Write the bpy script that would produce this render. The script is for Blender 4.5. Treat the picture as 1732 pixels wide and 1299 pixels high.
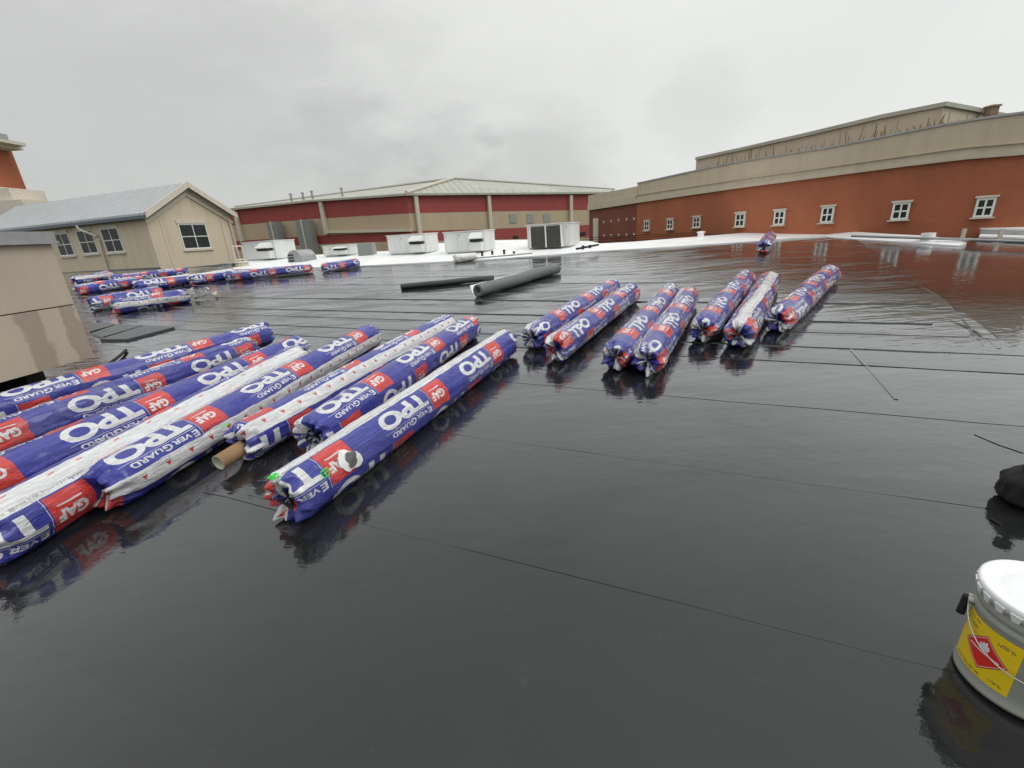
import bpy, bmesh, math, random
import numpy as np
from mathutils import Vector, Matrix
random.seed(7)
RNG = np.random.default_rng(11)
scene = bpy.context.scene
C = scene.collection
for o in list(bpy.data.objects):
    bpy.data.objects.remove(o, do_unlink=True)

# ------------------------------------------------------------------ camera
F, NX, NY, H, TX, TY = 740.0, 140.0, 2140.0, 1.5, 0.012, 0.055     # focal px, nadir point, eye height, roof falls
_d = np.array([NX, NY, F]); DOWN = _d/np.linalg.norm(_d)
FW = np.array([0, 0, 1.0])-DOWN*DOWN[2]; FW /= np.linalg.norm(FW)
RT = np.cross(DOWN, FW)
M = np.array([RT, FW, -DOWN])
cam_data = bpy.data.cameras.new('camera')
cam = bpy.data.objects.new('camera', cam_data); C.objects.link(cam)
cam_data.sensor_width = 36.0
cam_data.lens = 36.0*F/1732.0
cam_data.clip_start = 0.05
cam_data.clip_end = 3000.0
cx, cy, cz = M[:, 0], -M[:, 1], -M[:, 2]
cam.matrix_world = Matrix(((cx[0], cy[0], cz[0], 0), (cx[1], cy[1], cz[1], 0), (cx[2], cy[2], cz[2], H), (0, 0, 0, 1)))
scene.camera = cam

def ray(u, v): return M@np.array([u-866, v-649.5, F])
def P(u, v, h=0.0):
    r = ray(u, v); t = (H-h)/(TX*r[0]+TY*r[1]-r[2]); return np.array([0, 0, H])+t*r
def Pz(u, v, z):
    r = ray(u, v); return np.array([0, 0, H])+r*(z-H)/r[2]
def Pd(u, v, y):
    r = ray(u, v); return np.array([0, 0, H])+r*y/r[1]
def upz(xy, v):
    a = M.T@np.array([xy[0], xy[1], -H]); b = M.T@np.array([0, 0, 1.0]); k = v-649.5
    return (k*a[2]-F*a[1])/(F*b[1]-k*b[2])
def roofz(x, y): return TX*x+TY*y

# ------------------------------------------------------------------ sky and light
w = bpy.data.worlds.new('World'); scene.world = w; w.use_nodes = True
nt = w.node_tree; nt.nodes.clear()
def N(t, **kw):
    n = nt.nodes.new(t)
    for k, v in kw.items(): setattr(n, k, v)
    return n
def math_(op, a, b=None, c=None, clamp=False):
    n = nt.nodes.new('ShaderNodeMath'); n.operation = op; n.use_clamp = clamp
    for i, x in enumerate((a, b, c)):
        if x is None: continue
        if isinstance(x, (int, float)): n.inputs[i].default_value = x
        else: nt.links.new(x, n.inputs[i])
    return n.outputs[0]
out = N('ShaderNodeOutputWorld')
tc = N('ShaderNodeTexCoord')
sky = N('ShaderNodeTexSky'); sky.sky_type = 'NISHITA'; sky.sun_disc = False
sky.sun_elevation = math.radians(50); sky.sun_rotation = math.radians(108)
bg1 = N('ShaderNodeBackground'); bg1.inputs[1].default_value = 0.004
nt.links.new(sky.outputs[0], bg1.inputs[0])
sep = N('ShaderNodeSeparateXYZ'); nt.links.new(tc.outputs['Generated'], sep.inputs[0])
mp = N('ShaderNodeMapping'); mp.inputs['Scale'].default_value = (1.0, 1.0, 2.2)
nt.links.new(tc.outputs['Generated'], mp.inputs[0])
n1 = N('ShaderNodeTexNoise'); n1.inputs['Scale'].default_value = 2.3; n1.inputs['Detail'].default_value = 6; n1.inputs['Roughness'].default_value = .5
n1.inputs['Distortion'].default_value = .5
nt.links.new(mp.outputs[0], n1.inputs['Vector'])
n2 = N('ShaderNodeTexNoise'); n2.inputs['Scale'].default_value = 9.0; n2.inputs['Detail'].default_value = 7; n2.inputs['Roughness'].default_value = .55
nt.links.new(mp.outputs[0], n2.inputs['Vector'])
# overcast: brighter overhead, soft cloud relief, a few darker cloud bodies low over the roofs
zc_ = math_('MAXIMUM', sep.outputs[2], 0.0)
base = math_('MULTIPLY_ADD', math_('POWER', zc_, 2.6), 0.70, 0.675)
rel = math_('MULTIPLY_ADD', math_('SUBTRACT', n1.outputs[0], .5), 0.17, 1.0)
val = math_('MULTIPLY', base, rel)
val = math_('ADD', val, math_('MULTIPLY', sep.outputs[0], 0.10))
def blob(u, v, size, amount, soft=.55):
    global val
    r = ray(u, v); r = r/np.linalg.norm(r)
    dt = N('ShaderNodeVectorMath', operation='DISTANCE')
    nt.links.new(tc.outputs['Generated'], dt.inputs[0]); dt.inputs[1].default_value = tuple(r)
    dd = math_('ADD', dt.outputs['Value'], math_('MULTIPLY', math_('SUBTRACT', n2.outputs[0], .5), size*1.05))
    k = math_('SUBTRACT', 1.0, math_('DIVIDE', dd, size), clamp=True)
    k = math_('SMOOTH_MIN', k, soft, .3)
    val = math_('MULTIPLY', val, math_('MULTIPLY_ADD', k, -amount, 1.0))
blob(915, 300, .16, .32); blob(760, 285, .12, .24); blob(330, 230, .45, .20); blob(120, 130, .4, .08); blob(600, 290, .16, .16)
blob(1180, 190, .10, .14); blob(560, 60, .35, .08)
comb = N('ShaderNodeCombineColor')
nt.links.new(math_('MULTIPLY', val, 1.0), comb.inputs[0]); nt.links.new(math_('MULTIPLY', val, 1.012), comb.inputs[1]); nt.links.new(math_('MULTIPLY', val, 0.985), comb.inputs[2])
bg2 = N('ShaderNodeBackground'); bg2.inputs[1].default_value = 1.08
nt.links.new(comb.outputs[0], bg2.inputs[0])
add = N('ShaderNodeAddShader'); nt.links.new(bg1.outputs[0], add.inputs[0]); nt.links.new(bg2.outputs[0], add.inputs[1])
nt.links.new(add.outputs[0], out.inputs[0])
sd = bpy.data.lights.new('sun', 'SUN'); sd.energy = 0.9; sd.angle = math.radians(35); sd.color = (1, .985, .96)
so = bpy.data.objects.new('sun', sd); C.objects.link(so); so.rotation_euler = (math.radians(40), 0, math.radians(72))
scene.view_settings.view_transform = 'Standard'; scene.view_settings.look = 'None'
scene.view_settings.exposure = 0.0; scene.view_settings.gamma = 1.0; scene.view_settings.use_curve_mapping = False
scene.cycles.max_bounces = 6
scene.cycles.caustics_reflective = False; scene.cycles.caustics_refractive = False

# ------------------------------------------------------------------ materials
class MatB:
    def __init__(s, name):
        s.m = bpy.data.materials.new(name); s.m.use_nodes = True; s.t = s.m.node_tree
        s.b = s.t.nodes['Principled BSDF']
        s.co = s.t.nodes.new('ShaderNodeTexCoord')
    def n(s, t, **kw):
        x = s.t.nodes.new(t)
        for k, v in kw.items(): setattr(x, k, v)
        return x
    def l(s, a, b): s.t.links.new(a, b)
    def mapped(s, scale=(1, 1, 1), rot=(0, 0, 0), src='Object'):
        m = s.n('ShaderNodeMapping'); m.inputs['Scale'].default_value = scale; m.inputs['Rotation'].default_value = rot
        s.l(s.co.outputs[src], m.inputs[0]); return m.outputs[0]
    def noise(s, vec, scale, detail=4, rough=.55, dist=0.0):
        x = s.n('ShaderNodeTexNoise'); x.inputs['Scale'].default_value = scale; x.inputs['Detail'].default_value = detail
        x.inputs['Roughness'].default_value = rough; x.inputs['Distortion'].default_value = dist; s.l(vec, x.inputs['Vector']); return x.outputs[0]
    def ramp(s, fac, stops):
        r = s.n('ShaderNodeValToRGB'); s.l(fac, r.inputs[0]); e = r.color_ramp.elements
        while len(e) > 1: e.remove(e[-1])
        e[0].position = stops[0][0]; e[0].color = col4(stops[0][1])
        for p, c in stops[1:]:
            x = e.new(p); x.color = col4(c)
        return r.outputs[0]
    def mix(s, fac, a, b, mode='MIX'):
        x = s.n('ShaderNodeMix', data_type='RGBA', blend_type=mode)
        for i, v in ((0, fac), (6, a), (7, b)):
            if isinstance(v, (int, float)): x.inputs[i].default_value = v
            elif isinstance(v, tuple): x.inputs[i].default_value = col4(v)
            else: s.l(v, x.inputs[i])
        return x.outputs[2]
    def math(s, op, a, b=0.0, clamp=False):
        x = s.n('ShaderNodeMath', operation=op, use_clamp=clamp)
        for i, v in enumerate((a, b)):
            if isinstance(v, (int, float)): x.inputs[i].default_value = v
            else: s.l(v, x.inputs[i])
        return x.outputs[0]
    def bump(s, h, strength=.3, dist=.01, prev=None):
        x = s.n('ShaderNodeBump'); x.inputs['Strength'].default_value = strength; x.inputs['Distance'].default_value = dist
        s.l(h, x.inputs['Height'])
        if prev is not None: s.l(prev, x.inputs['Normal'])
        s.l(x.outputs[0], s.b.inputs['Normal']); return x.outputs[0]
def col4(c):
    if isinstance(c, (int, float)): c = (c, c, c)
    return (*c, 1.0) if len(c) == 3 else c
def simple(name, col, rough=.6, metal=0.0, var=.18, scale=6.0, bump=0.0, bscale=60, spec=.5, streak=False):
    m = MatB(name)
    v = m.mapped((1, 1, .18) if streak else (1, 1, 1))
    nz = m.noise(v, scale, 6, .6)
    c = tuple(x*(1-var) for x in col); c2 = tuple(min(1, x*(1+var)) for x in col)
    m.l(m.ramp(nz, [(.3, c), (.7, c2)]), m.b.inputs['Base Color'])
    m.b.inputs['Roughness'].default_value = rough; m.b.inputs['Metallic'].default_value = metal
    m.b.inputs['Specular IOR Level'].default_value = spec
    if bump: m.bump(m.noise(m.mapped(), bscale, 4), bump, .01)
    return m.m

def wet_roof(name, base, tone):
    m = MatB(name)
    obv = m.mapped((1, 1, 1), (0, 0, 0))
    # seam-parallel frame: membrane sheets run 23.5 degrees off the view axis
    sv = m.mapped((.13, 1.0, 1.0), (0, 0, math.radians(23.5)))
    geo = m.n('ShaderNodeNewGeometry')
    big = m.noise(obv, .45, 4, .55)
    patch = m.noise(sv, 1.4, 5, .6, .4)
    fine = m.noise(obv, 55, 4, .6)
    c = m.ramp(patch, [(.25, tuple(x*.8 for x in base)), (.75, tuple(x*1.25 for x in base))])
    grit = m.ramp(m.noise(obv, 9, 8, .7), [(.62, (0, 0, 0)), (.85, (.02, .02, .019))])
    m.l(m.mix(1.0, c, grit, 'ADD'), m.b.inputs['Base Color'])
    # film of water: smooth in the ponds, a little rougher where it has drained
    rgh = m.ramp(m.noise(sv, .9, 5, .6, .3), [(.38, .045), (.62, .08), (.8, .13)])
    m.l(rgh, m.b.inputs['Roughness'])
    m.b.inputs['Specular IOR Level'].default_value = 0.0
    # wind ripples grow with distance from the sheltered foreground
    sep = m.n('ShaderNodeSeparateXYZ'); m.l(m.co.outputs['Object'], sep.inputs[0])
    far = m.ramp(m.math('MULTIPLY', sep.outputs[1], 1/16.0), [(.12, .06), (.28, .26), (.5, .5), (1, .6)])
    # the pond by the brick building lies still
    rp = m.noise(sv, 5.5, 3, .5, .6)
    rp2 = m.noise(obv, 1.7, 3, .5)
    rp3 = m.noise(m.mapped((.03, 1.0, 1.0), (0, 0, math.radians(23.5))), 4.2, 3, .55)
    hgt = m.math('ADD', m.math('ADD', m.math('MULTIPLY', rp, .5), m.math('MULTIPLY', rp3, .9)), m.math('MULTIPLY', rp2, .35))
    dx = m.math('SUBTRACT', sep.outputs[0], m.math('MULTIPLY', sep.outputs[1], .583))
    still = m.ramp(m.math('SUBTRACT', dx, 1.9), [(0, 1.0), (.9, .22)])
    # drained streaks along the sheets, where the film is too thin to mirror
    dryn = m.math('ADD', m.noise(m.mapped((.16, 1.0, 1.0), (0, 0, math.radians(23.5))), 2.6, 7, .68, .5), m.math('MULTIPLY', m.math('SUBTRACT', m.noise(obv, .35, 3), .5), .5))
    dry = m.math('MULTIPLY', m.ramp(dryn, [(.53, 0.0), (.60, 1.0)]), m.ramp(m.math('MULTIPLY', sep.outputs[1], 1/16.0), [(.16, 0.0), (.34, .75), (1, .95)]))
    sxy = m.n('ShaderNodeSeparateXYZ'); m.l(m.mapped((1, 1, 1), (0, 0, math.radians(23.5))), sxy.inputs[0])
    lapc = m.math('FRACT', m.math('ADD', m.math('SUBTRACT', sxy.outputs[1], LAP0-20.0), m.math('MULTIPLY', m.math('SUBTRACT', m.noise(sv, 1.1, 5, .65, .3), .5), .42)))
    lapm = m.ramp(m.math('ABSOLUTE', m.math('SUBTRACT', lapc, .5)), [(.36, 0.0), (.40, 1.0), (.47, .8), (.49, 0.1)])
    lapm = m.math('MULTIPLY', m.math('MULTIPLY', lapm, m.ramp(m.noise(m.mapped((.3, 1.0, 1.0), (0, 0, math.radians(23.5))), 3.1, 5, .7), [(.42, 0.0), (.52, 1.0)])), m.ramp(m.math('MULTIPLY', sep.outputs[1], 1/16.0), [(.2, 0.05), (.4, .9)]))
    dry = m.math('MAXIMUM', dry, lapm)
    dry = m.math('MULTIPLY', dry, still)
    amp = m.math('MULTIPLY', far, still)
    b1 = m.n('ShaderNodeBump'); b1.inputs['Distance'].default_value = .024
    m.l(amp, b1.inputs['Strength']); m.l(hgt, b1.inputs['Height'])
    b2 = m.n('ShaderNodeBump'); b2.inputs['Distance'].default_value = .0065; b2.inputs['Strength'].default_value = .5
    m.l(m.noise(m.mapped((.6, 1.0, 1.0), (0, 0, math.radians(23.5))), 10, 4, .55), b2.inputs['Height']); m.l(b1.outputs[0], b2.inputs['Normal'])
    m.l(b2.outputs[0], m.b.inputs['Normal'])
    # the water film: a mirror whose strength rises towards grazing angles
    gl = m.n('ShaderNodeBsdfGlossy'); m.l(m.math('ADD', rgh, m.math('MULTIPLY', dry, .22)), gl.inputs['Roughness']); m.l(b2.outputs[0], gl.inputs['Normal']); gl.inputs['Color'].default_value = (.97, .98, 1, 1)
    lw = m.n('ShaderNodeLayerWeight'); lw.inputs['Blend'].default_value = .5; m.l(b2.outputs[0], lw.inputs['Normal'])
    fr_ = m.math('ADD', m.math('MULTIPLY', m.math('POWER', lw.outputs['Facing'], 2.95), .95), .040)
    fr_ = m.math('ADD', fr_, m.math('MULTIPLY', m.math('POWER', lw.outputs['Facing'], 8.0), .3), True)
    oi_ = m.n('ShaderNodeObjectInfo'); fr_ = m.math('MULTIPLY', fr_, m.math('ADD', m.math('MULTIPLY', oi_.outputs['Random'], .12), .93), True)
    fr_ = m.math('MULTIPLY', fr_, m.ramp(m.noise(m.mapped((.5, 1.0, 1.0), (0, 0, math.radians(23.5))), 1.1, 6, .62, .8), [(.3, .88), (.5, .98), (.7, 1.0)]))
    fr_ = m.math('MULTIPLY', fr_, m.math('SUBTRACT', 1.0, m.math('MULTIPLY', dry, .36)))
    mx = m.n('ShaderNodeMixShader'); m.l(fr_, mx.inputs[0]); m.l(m.b.outputs[0], mx.inputs[1]); m.l(gl.outputs[0], mx.inputs[2])
    m.l(mx.outputs[0], m.t.nodes['Material Output'].inputs['Surface'])
    return m.m
SA = math.radians(-23.5); LAP0 = float(P(1200, 795)[:2]@np.array([-math.sin(SA), math.cos(SA)]))
M_ROOF = wet_roof('wet black membrane', (.014, .0145, .0155), 1)
M_SEAM = simple('black seam tape', (.022, .022, .022), .5, bump=.1, spec=.3)
def brick_mat():
    m = MatB('orange brick')
    br = m.n('ShaderNodeTexBrick'); br.inputs['Scale'].default_value = 1.0
    br.inputs['Brick Width'].default_value = .2; br.inputs['Row Height'].default_value = .06; br.inputs['Mortar Size'].default_value = .006
    br.inputs['Color1'].default_value = (.38, .118, .055, 1); br.inputs['Color2'].default_value = (.35, .106, .048, 1); br.inputs['Mortar'].default_value = (.36, .125, .065, 1)
    sp = m.n('ShaderNodeSeparateXYZ'); m.l(m.co.outputs['Object'], sp.inputs[0])
    cb = m.n('ShaderNodeCombineXYZ'); m.l(m.math('ADD', sp.outputs[0], m.math('MULTIPLY', sp.outputs[1], -.8)), cb.inputs[0]); m.l(sp.outputs[2], cb.inputs[1])
    m.l(cb.outputs[0], br.inputs['Vector'])
    nz = m.ramp(m.noise(m.mapped((1, 1, .5)), .7, 6, .6), [(.3, .82), (.7, 1.1)])
    m.l(m.mix(1.0, br.outputs[0], nz, 'MULTIPLY'), m.b.inputs['Base Color']); m.b.inputs['Roughness'].default_value = .85
    return m.m
M_BRICK = brick_mat()
def stucco(name, col, stain):
    m = MatB(name)
    st = m.noise(m.mapped((1.6, 1.6, .22)), 2.2, 6, .6, .3)
    f = m.noise(m.mapped(), 70, 4, .6)
    c = m.ramp(st, [(.45, col), (.62, tuple(x*.92 for x in col)), (.8, stain)])
    m.l(m.mix(1.0, c, m.ramp(f, [(.3, .93), (.7, 1.05)]), 'MULTIPLY'), m.b.inputs['Base Color'])
    m.b.inputs['Roughness'].default_value = .9; m.bump(f, .25, .004)
    return m.m
M_STUCCO = stucco('tan stucco', (.64, .545, .41), (.40, .33, .25))
M_STUCCO_SHADE = stucco('tan stucco shaded long side', (.55, .47, .36), (.46, .39, .30))  # unused darker copy of the tan stucco, long wall's shade put into its colour
M_BOX = stucco('beige stucco box', (.44, .37, .30), (.34, .27, .22))
M_CORN = stucco('tan precast band', (.55, .48, .375), (.46, .40, .31))
M_GREYP = stucco('grey painted parapet', (.55, .465, .35), (.48, .41, .31))
M_PINK = simple('damp stain', (.27, .205, .17), .9, var=.12)
M_TRIM = simple('cream trim', (.56, .52, .44), .6, var=.06)
M_FRAME = simple('white window frame', (.72, .73, .70), .5, var=.05)
M_LINTEL = simple('pale stone lintel', (.62, .56, .48), .8, var=.1)
def glass_mat(name, col):
    m = MatB(name); m.l(m.ramp(m.noise(m.mapped(), 3, 3), [(.3, tuple(x*.6 for x in col)), (.7, tuple(x*1.6 for x in col))]), m.b.inputs['Base Color'])
    m.b.inputs['Roughness'].default_value = .08; m.b.inputs['IOR'].default_value = 1.3; return m.m
M_GLASS = glass_mat('dark window glass', (.02, .026, .024))
M_METROOF = simple('grey metal roofing', (.44, .46, .475), .5, .15, .08, 2)
M_METRIB = simple('grey metal rib', (.42, .44, .455), .45, .3, .06)
M_GUT = simple('dark grey gutter', (.10, .125, .15), .4, .2, .1)
M_RED = simple('dark red metal cladding', (.30, .050, .044), .6, 0, .07, 1.2, streak=True)
M_TAN = simple('tan metal cladding', (.46, .36, .25), .65, 0, .07, 1.2, streak=True)
M_HROOF = simple('weathered grey roof', (.40, .40, .35), .6, .1, .12, 1.0)
M_DOWN = simple('cream downspout', (.55, .51, .42), .6, var=.06)
M_WHITE = simple('white roofing membrane', (.85, .86, .86), .4, 0, .10, 1.3, .15, 8)
M_RTU = simple('white painted sheet metal', (.66, .67, .65), .5, 0, .07, 2.5, streak=True)
M_RTUD = simple('grey sheet metal edge', (.42, .43, .42), .5, .2, .08)
M_DARK = simple('dark opening', (.015, .015, .014), .8, var=.3)
M_COIL = simple('dark coil fins', (.04, .042, .035), .5, .3, .4, 14)
M_VENT = simple('galvanised grey', (.35, .36, .36), .45, .5, .15)
M_GREYROLL = simple('grey foam sleeve', (.125, .145, .145), .55, 0, .12, 5, .2, 40)
M_BLKPIPE = simple('black rubber sleeve', (.035, .042, .040), .5, 0, .2, 5, .2, 40)
M_CARD = simple('brown cardboard core', (.33, .20, .10), .7, 0, .12, 8)
M_CARDIN = simple('pale inside of core', (.45, .47, .36), .8, 0, .2, 20)
M_GREEN = simple('green spray paint', (.03, .75, .05), .5, 0, .1)
M_TORNW = simple('torn white plastic', (.72, .72, .70), .5, 0, .1, 30)
M_TORND = simple('exposed grey membrane', (.09, .09, .09), .5, 0, .3, 30)
M_BOARD = simple('dark grey walkway pad', (.045, .052, .055), .25, 0, .2, 3, .2, 40)
M_BARK = simple('bare branch bark', (.16, .14, .12), .9, 0, .2)
M_GROUND = simple('grass ground', (.07, .09, .04), .9, 0, .25, .2)
M_LOUV = simple('grey corrugated duct', (.30, .315, .30), .5, .3, .08)
M_WIRE = simple('steel wire', (.5, .5, .48), .35, .8, .1)
M_BLACK = simple('black plastic', (.012, .012, .012), .6, 0, .2, spec=.25)
M_RUST = simple('rust brown stain', (.27, .19, .12), .9, 0, .3, 9)

# ------------------------------------------------------------------ object helpers
def link(name, me, mat, parent=None):
    o = bpy.data.objects.new(name, me); C.objects.link(o)
    if mat is not None and not me.materials:
        for mm in (mat if isinstance(mat, (list, tuple)) else [mat]): me.materials.append(mm)
    if parent is not None: o.parent = parent
    return o
def obj(name, bm, mat, parent=None, smooth=False):
    bmesh.ops.recalc_face_normals(bm, faces=bm.faces)
    me = bpy.data.meshes.new(name); bm.to_mesh(me); bm.free()
    if smooth:
        for p in me.polygons: p.use_smooth = True
    return link(name, me, mat, parent)
def tag(o, label=None, cat=None, group=None, kind=None):
    if label: o['label'] = label
    if cat: o['category'] = cat
    if group: o['group'] = group
    if kind: o['kind'] = kind
    return o
def empty(name, label, cat, group=None):
    o = bpy.data.objects.new(name, None); C.objects.link(o); return tag(o, label, cat, group)
def rebase(t, loc):
    """puts an Empty at the thing's base, leaving its already-world-placed parts where they are"""
    t.location = loc
    for ch in t.children: ch.matrix_parent_inverse = Matrix.Translation(-Vector(loc))
def quad(bm, pts):
    return bm.faces.new([bm.verts.new(tuple(float(c) for c in p)) for p in pts])
def hexa(bm, p):
    v = [bm.verts.new(tuple(float(c) for c in q)) for q in p]
    for f in ((0, 3, 2, 1), (4, 5, 6, 7), (0, 1, 5, 4), (1, 2, 6, 5), (2, 3, 7, 6), (3, 0, 4, 7)):
        bm.faces.new([v[i] for i in f])
class Frame:
    """vertical plane through plan points a, b: x along, y away from the camera side, z up"""
    def __init__(s, a, b):
        s.a = np.array(a[:2], float); e = np.array(b[:2], float)-s.a; s.L = np.linalg.norm(e); s.ex = e/s.L
        n = np.array([-s.ex[1], s.ex[0]])
        if n@(s.a+e/2) < 0: n = -n
        s.ey = n
    def w(s, x, y, z): q = s.a+s.ex*x+s.ey*y; return (q[0], q[1], z)
    def hit(s, u, v):
        r = ray(u, v); t = (s.a@s.ey)/(r[:2]@s.ey); q = r*t
        return float((q[:2]-s.a)@s.ex), float(q[2]+H)
def box(bm, fr, x0, x1, y0, y1, z0, z1):
    hexa(bm, [fr.w(x0, y0, z0), fr.w(x1, y0, z0), fr.w(x1, y1, z0), fr.w(x0, y1, z0), fr.w(x0, y0, z1), fr.w(x1, y0, z1), fr.w(x1, y1, z1), fr.w(x0, y1, z1)])
def tube(bm, pts, r, n=8, cap=True):
    pts = [Vector(tuple(float(c) for c in p)) for p in pts]; rings = []
    rs = r if isinstance(r, (list, tuple)) else [r]*len(pts)
    for i, p in enumerate(pts):
        t = (pts[min(i+1, len(pts)-1)]-pts[max(i-1, 0)]).normalized()
        a = t.cross(Vector((0, 0, 1)))
        if a.length < .05: a = t.cross(Vector((1, 0, 0)))
        a.normalize(); b = t.cross(a)
        rings.append([bm.verts.new(p+a*math.cos(2*math.pi*k/n)*rs[i]+b*math.sin(2*math.pi*k/n)*rs[i]) for k in range(n)])
    for i in range(len(rings)-1):
        for k in range(n): bm.faces.new([rings[i][k], rings[i][(k+1) % n], rings[i+1][(k+1) % n], rings[i+1][k]])
    if cap: bm.faces.new(rings[0][::-1]); bm.faces.new(rings[-1])
def lathe(bm, prof, c, n=48):
    rings = []
    for r, z in prof:
        rings.append([bm.verts.new((c[0]+r*math.cos(2*math.pi*k/n), c[1]+r*math.sin(2*math.pi*k/n), c[2]+z)) for k in range(n)] if r > 1e-6 else [bm.verts.new((c[0], c[1], c[2]+z))])
    for i in range(len(rings)-1):
        A, B = rings[i], rings[i+1]
        for k in range(n):
            a = A[k] if len(A) > 1 else A[0]; a2 = A[(k+1) % n] if len(A) > 1 else A[0]
            b = B[k] if len(B) > 1 else B[0]; b2 = B[(k+1) % n] if len(B) > 1 else B[0]
            f = []
            for x in (a, a2, b2, b):
                if x not in f: f.append(x)
            if len(f) > 2: bm.faces.new(f)

# ------------------------------------------------------------------ the roof we stand on
ground = bmesh.new(); quad(ground, [(-1500, -1500, -8), (1500, -1500, -8), (1500, 1500, -8), (-1500, 1500, -8)])
tag(obj('ground', ground, M_GROUND), kind='structure')
far_px = [(-900, 480), (-300, 470), (0, 466), (112, 461), (272, 454.5), (400, 450), (420, 438), (560, 430), (660, 425), (740, 412), (831, 407), (895, 406), (1000, 409), (1015, 413), (1078, 409.5), (1250, 395.5), (1361, 388.5), (1440, 386), (1560, 387), (1732, 388), (1860, 389)]
outline = [P(u, v)[:2] for u, v in far_px]
outline = [np.array([-14.0, -3.0]), np.array([-30.0, 4.0])]+outline[1:]+[np.array([22.0, 12.0]), np.array([22.0, -3.0])]
SA = math.radians(-23.5); SE = np.array([math.cos(SA), math.sin(SA)]); SN = np.array([-SE[1], SE[0]])
bm = bmesh.new()
top = [bm.verts.new((p[0], p[1], roofz(*p)-.03)) for p in outline]; bot = [bm.verts.new((p[0], p[1], roofz(*p)-.6)) for p in outline]
bm.faces.new(top); bm.faces.new(bot[::-1])
for i in range(len(top)):
    j = (i+1) % len(top); bm.faces.new([top[i], bot[i], bot[j], top[j]])
bmesh.ops.triangulate(bm, faces=[f for f in bm.faces if len(f.verts) > 4])
roof = tag(obj('flat_roof', bm, M_ROOF), kind='structure')
def clip(poly, n, d, keep_less=True):
    res = []
    for i in range(len(poly)):
        a, b = poly[i], poly[(i+1) % len(poly)]
        fa, fb = a@n-d, b@n-d
        if not keep_less: fa, fb = -fa, -fb
        if fa <= 0: res.append(a)
        if fa*fb < 0: res.append(a+(b-a)*(fa/(fa-fb)))
    return res
def subdiv_strip(name, d0, d1, mat, lift, tilt, side):
    """one membrane sheet between two lap lines: low edge tucked under its neighbour, high edge lapping over it"""
    poly = clip(clip(outline, SN, d1-.0003), SN, d0+.0003, False)
    VN = np.array([1.0, -.583]); 
    poly = clip(poly, VN/np.linalg.norm(VN), 2.33/np.linalg.norm(VN), name == 'membrane_sheet' and side < 0)
    if len(poly) < 3: return None
    b = bmesh.new()
    def z(p, extra=0.0): return roofz(*p)+lift+tilt*((p@SN-d0)/(d1-d0)-.5)+extra
    s_min, s_max = min(p@SE for p in poly), max(p@SE for p in poly)
    tv = [b.verts.new((p[0], p[1], z(p))) for p in poly]; lv = [b.verts.new((p[0], p[1], z(p)-.02)) for p in poly]
    b.faces.new(tv)
    for i in range(len(poly)):
        j = (i+1) % len(poly); b.faces.new([tv[i], lv[i], lv[j], tv[j]])
    bmesh.ops.triangulate(b, faces=[f for f in b.faces if len(f.verts) > 4])
    return obj(name, b, mat, roof)
s2d = P(1200, 795)[:2]@SN
rr = random.Random(5)
dd = s2d-9*1.0
while dd < 28:
    k_ = min(1.0, max(0.0, (dd-3.5)/3.0))
    subdiv_strip('membrane_sheet', dd, dd+1.0, M_ROOF, 0.0, .0016+rr.uniform(-.0004, .0004)+k_*rr.uniform(.010, .032), -1)
    subdiv_strip('membrane_sheet', dd, dd+1.0, M_ROOF, 0.0, .0016+k_*rr.uniform(-.001, .002), 1)
    dd += 1.0
def bead(d, x0, x1, hmax, wd, seed, mat):
    """raised welded lap edge along a sheet seam, height wandering along its length"""
    rg = random.Random(seed); b = bmesh.new(); prev = None; s = x0; n2 = SN
    while s <= x1:
        q = SE*s+SN*(d+rg.uniform(-.006, .006)); ok = inside(q)
        h = hmax*max(.0, rg.uniform(-.35, 1.0)); z = roofz(*q)+.0014+.0085*min(1.0, max(0.0, (d-LAP0-.6)/3.0))
        if d > LAP0+2.5 and q[0]-.583*q[1] > 2.33: ok = False
        if ok:
            a = b.verts.new((*(q-SN*wd*.5), z-.022)); c = b.verts.new((*(q-SN*wd*.12), z+h)); e = b.verts.new((*(q+SN*wd*.9), z-.022))
            if prev: b.faces.new([prev[0], a, c, prev[1]]); b.faces.new([prev[1], c, e, prev[2]])
            prev = (a, c, e)
        else: prev = None
        s += rg.uniform(.18, .5)
    if b.faces: return obj('lap_edge', b, mat, roof)
    b.free()
def inside(q):
    c = False; n_ = len(outline)
    for i in range(n_):
        a, b_ = outline[i], outline[(i+1) % n_]
        if (a[1] > q[1]) != (b_[1] > q[1]) and q[0] < (b_[0]-a[0])*(q[1]-a[1])/(b_[1]-a[1])+a[0]: c = not c
    return c
dk = LAP0-9; sd_i = 0
while dk < 24:
    if dk > LAP0-1.5:
        far_ = min(1, max(0, (dk-LAP0)/4.0)); bead(dk, -26, 20, .0003+.004*far_, .005+.035*far_, 50+sd_i, M_ROOF)
        if dk > LAP0+1.5:
            for k_ in ((.48,) if dk < LAP0+5 else ()): bead(dk+k_+random.Random(sd_i).uniform(-.08, .08), -26, 20, .004*far_, .05, 90+sd_i*3+int(k_*10), M_ROOF)
    dk += 1.0; sd_i += 1
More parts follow.
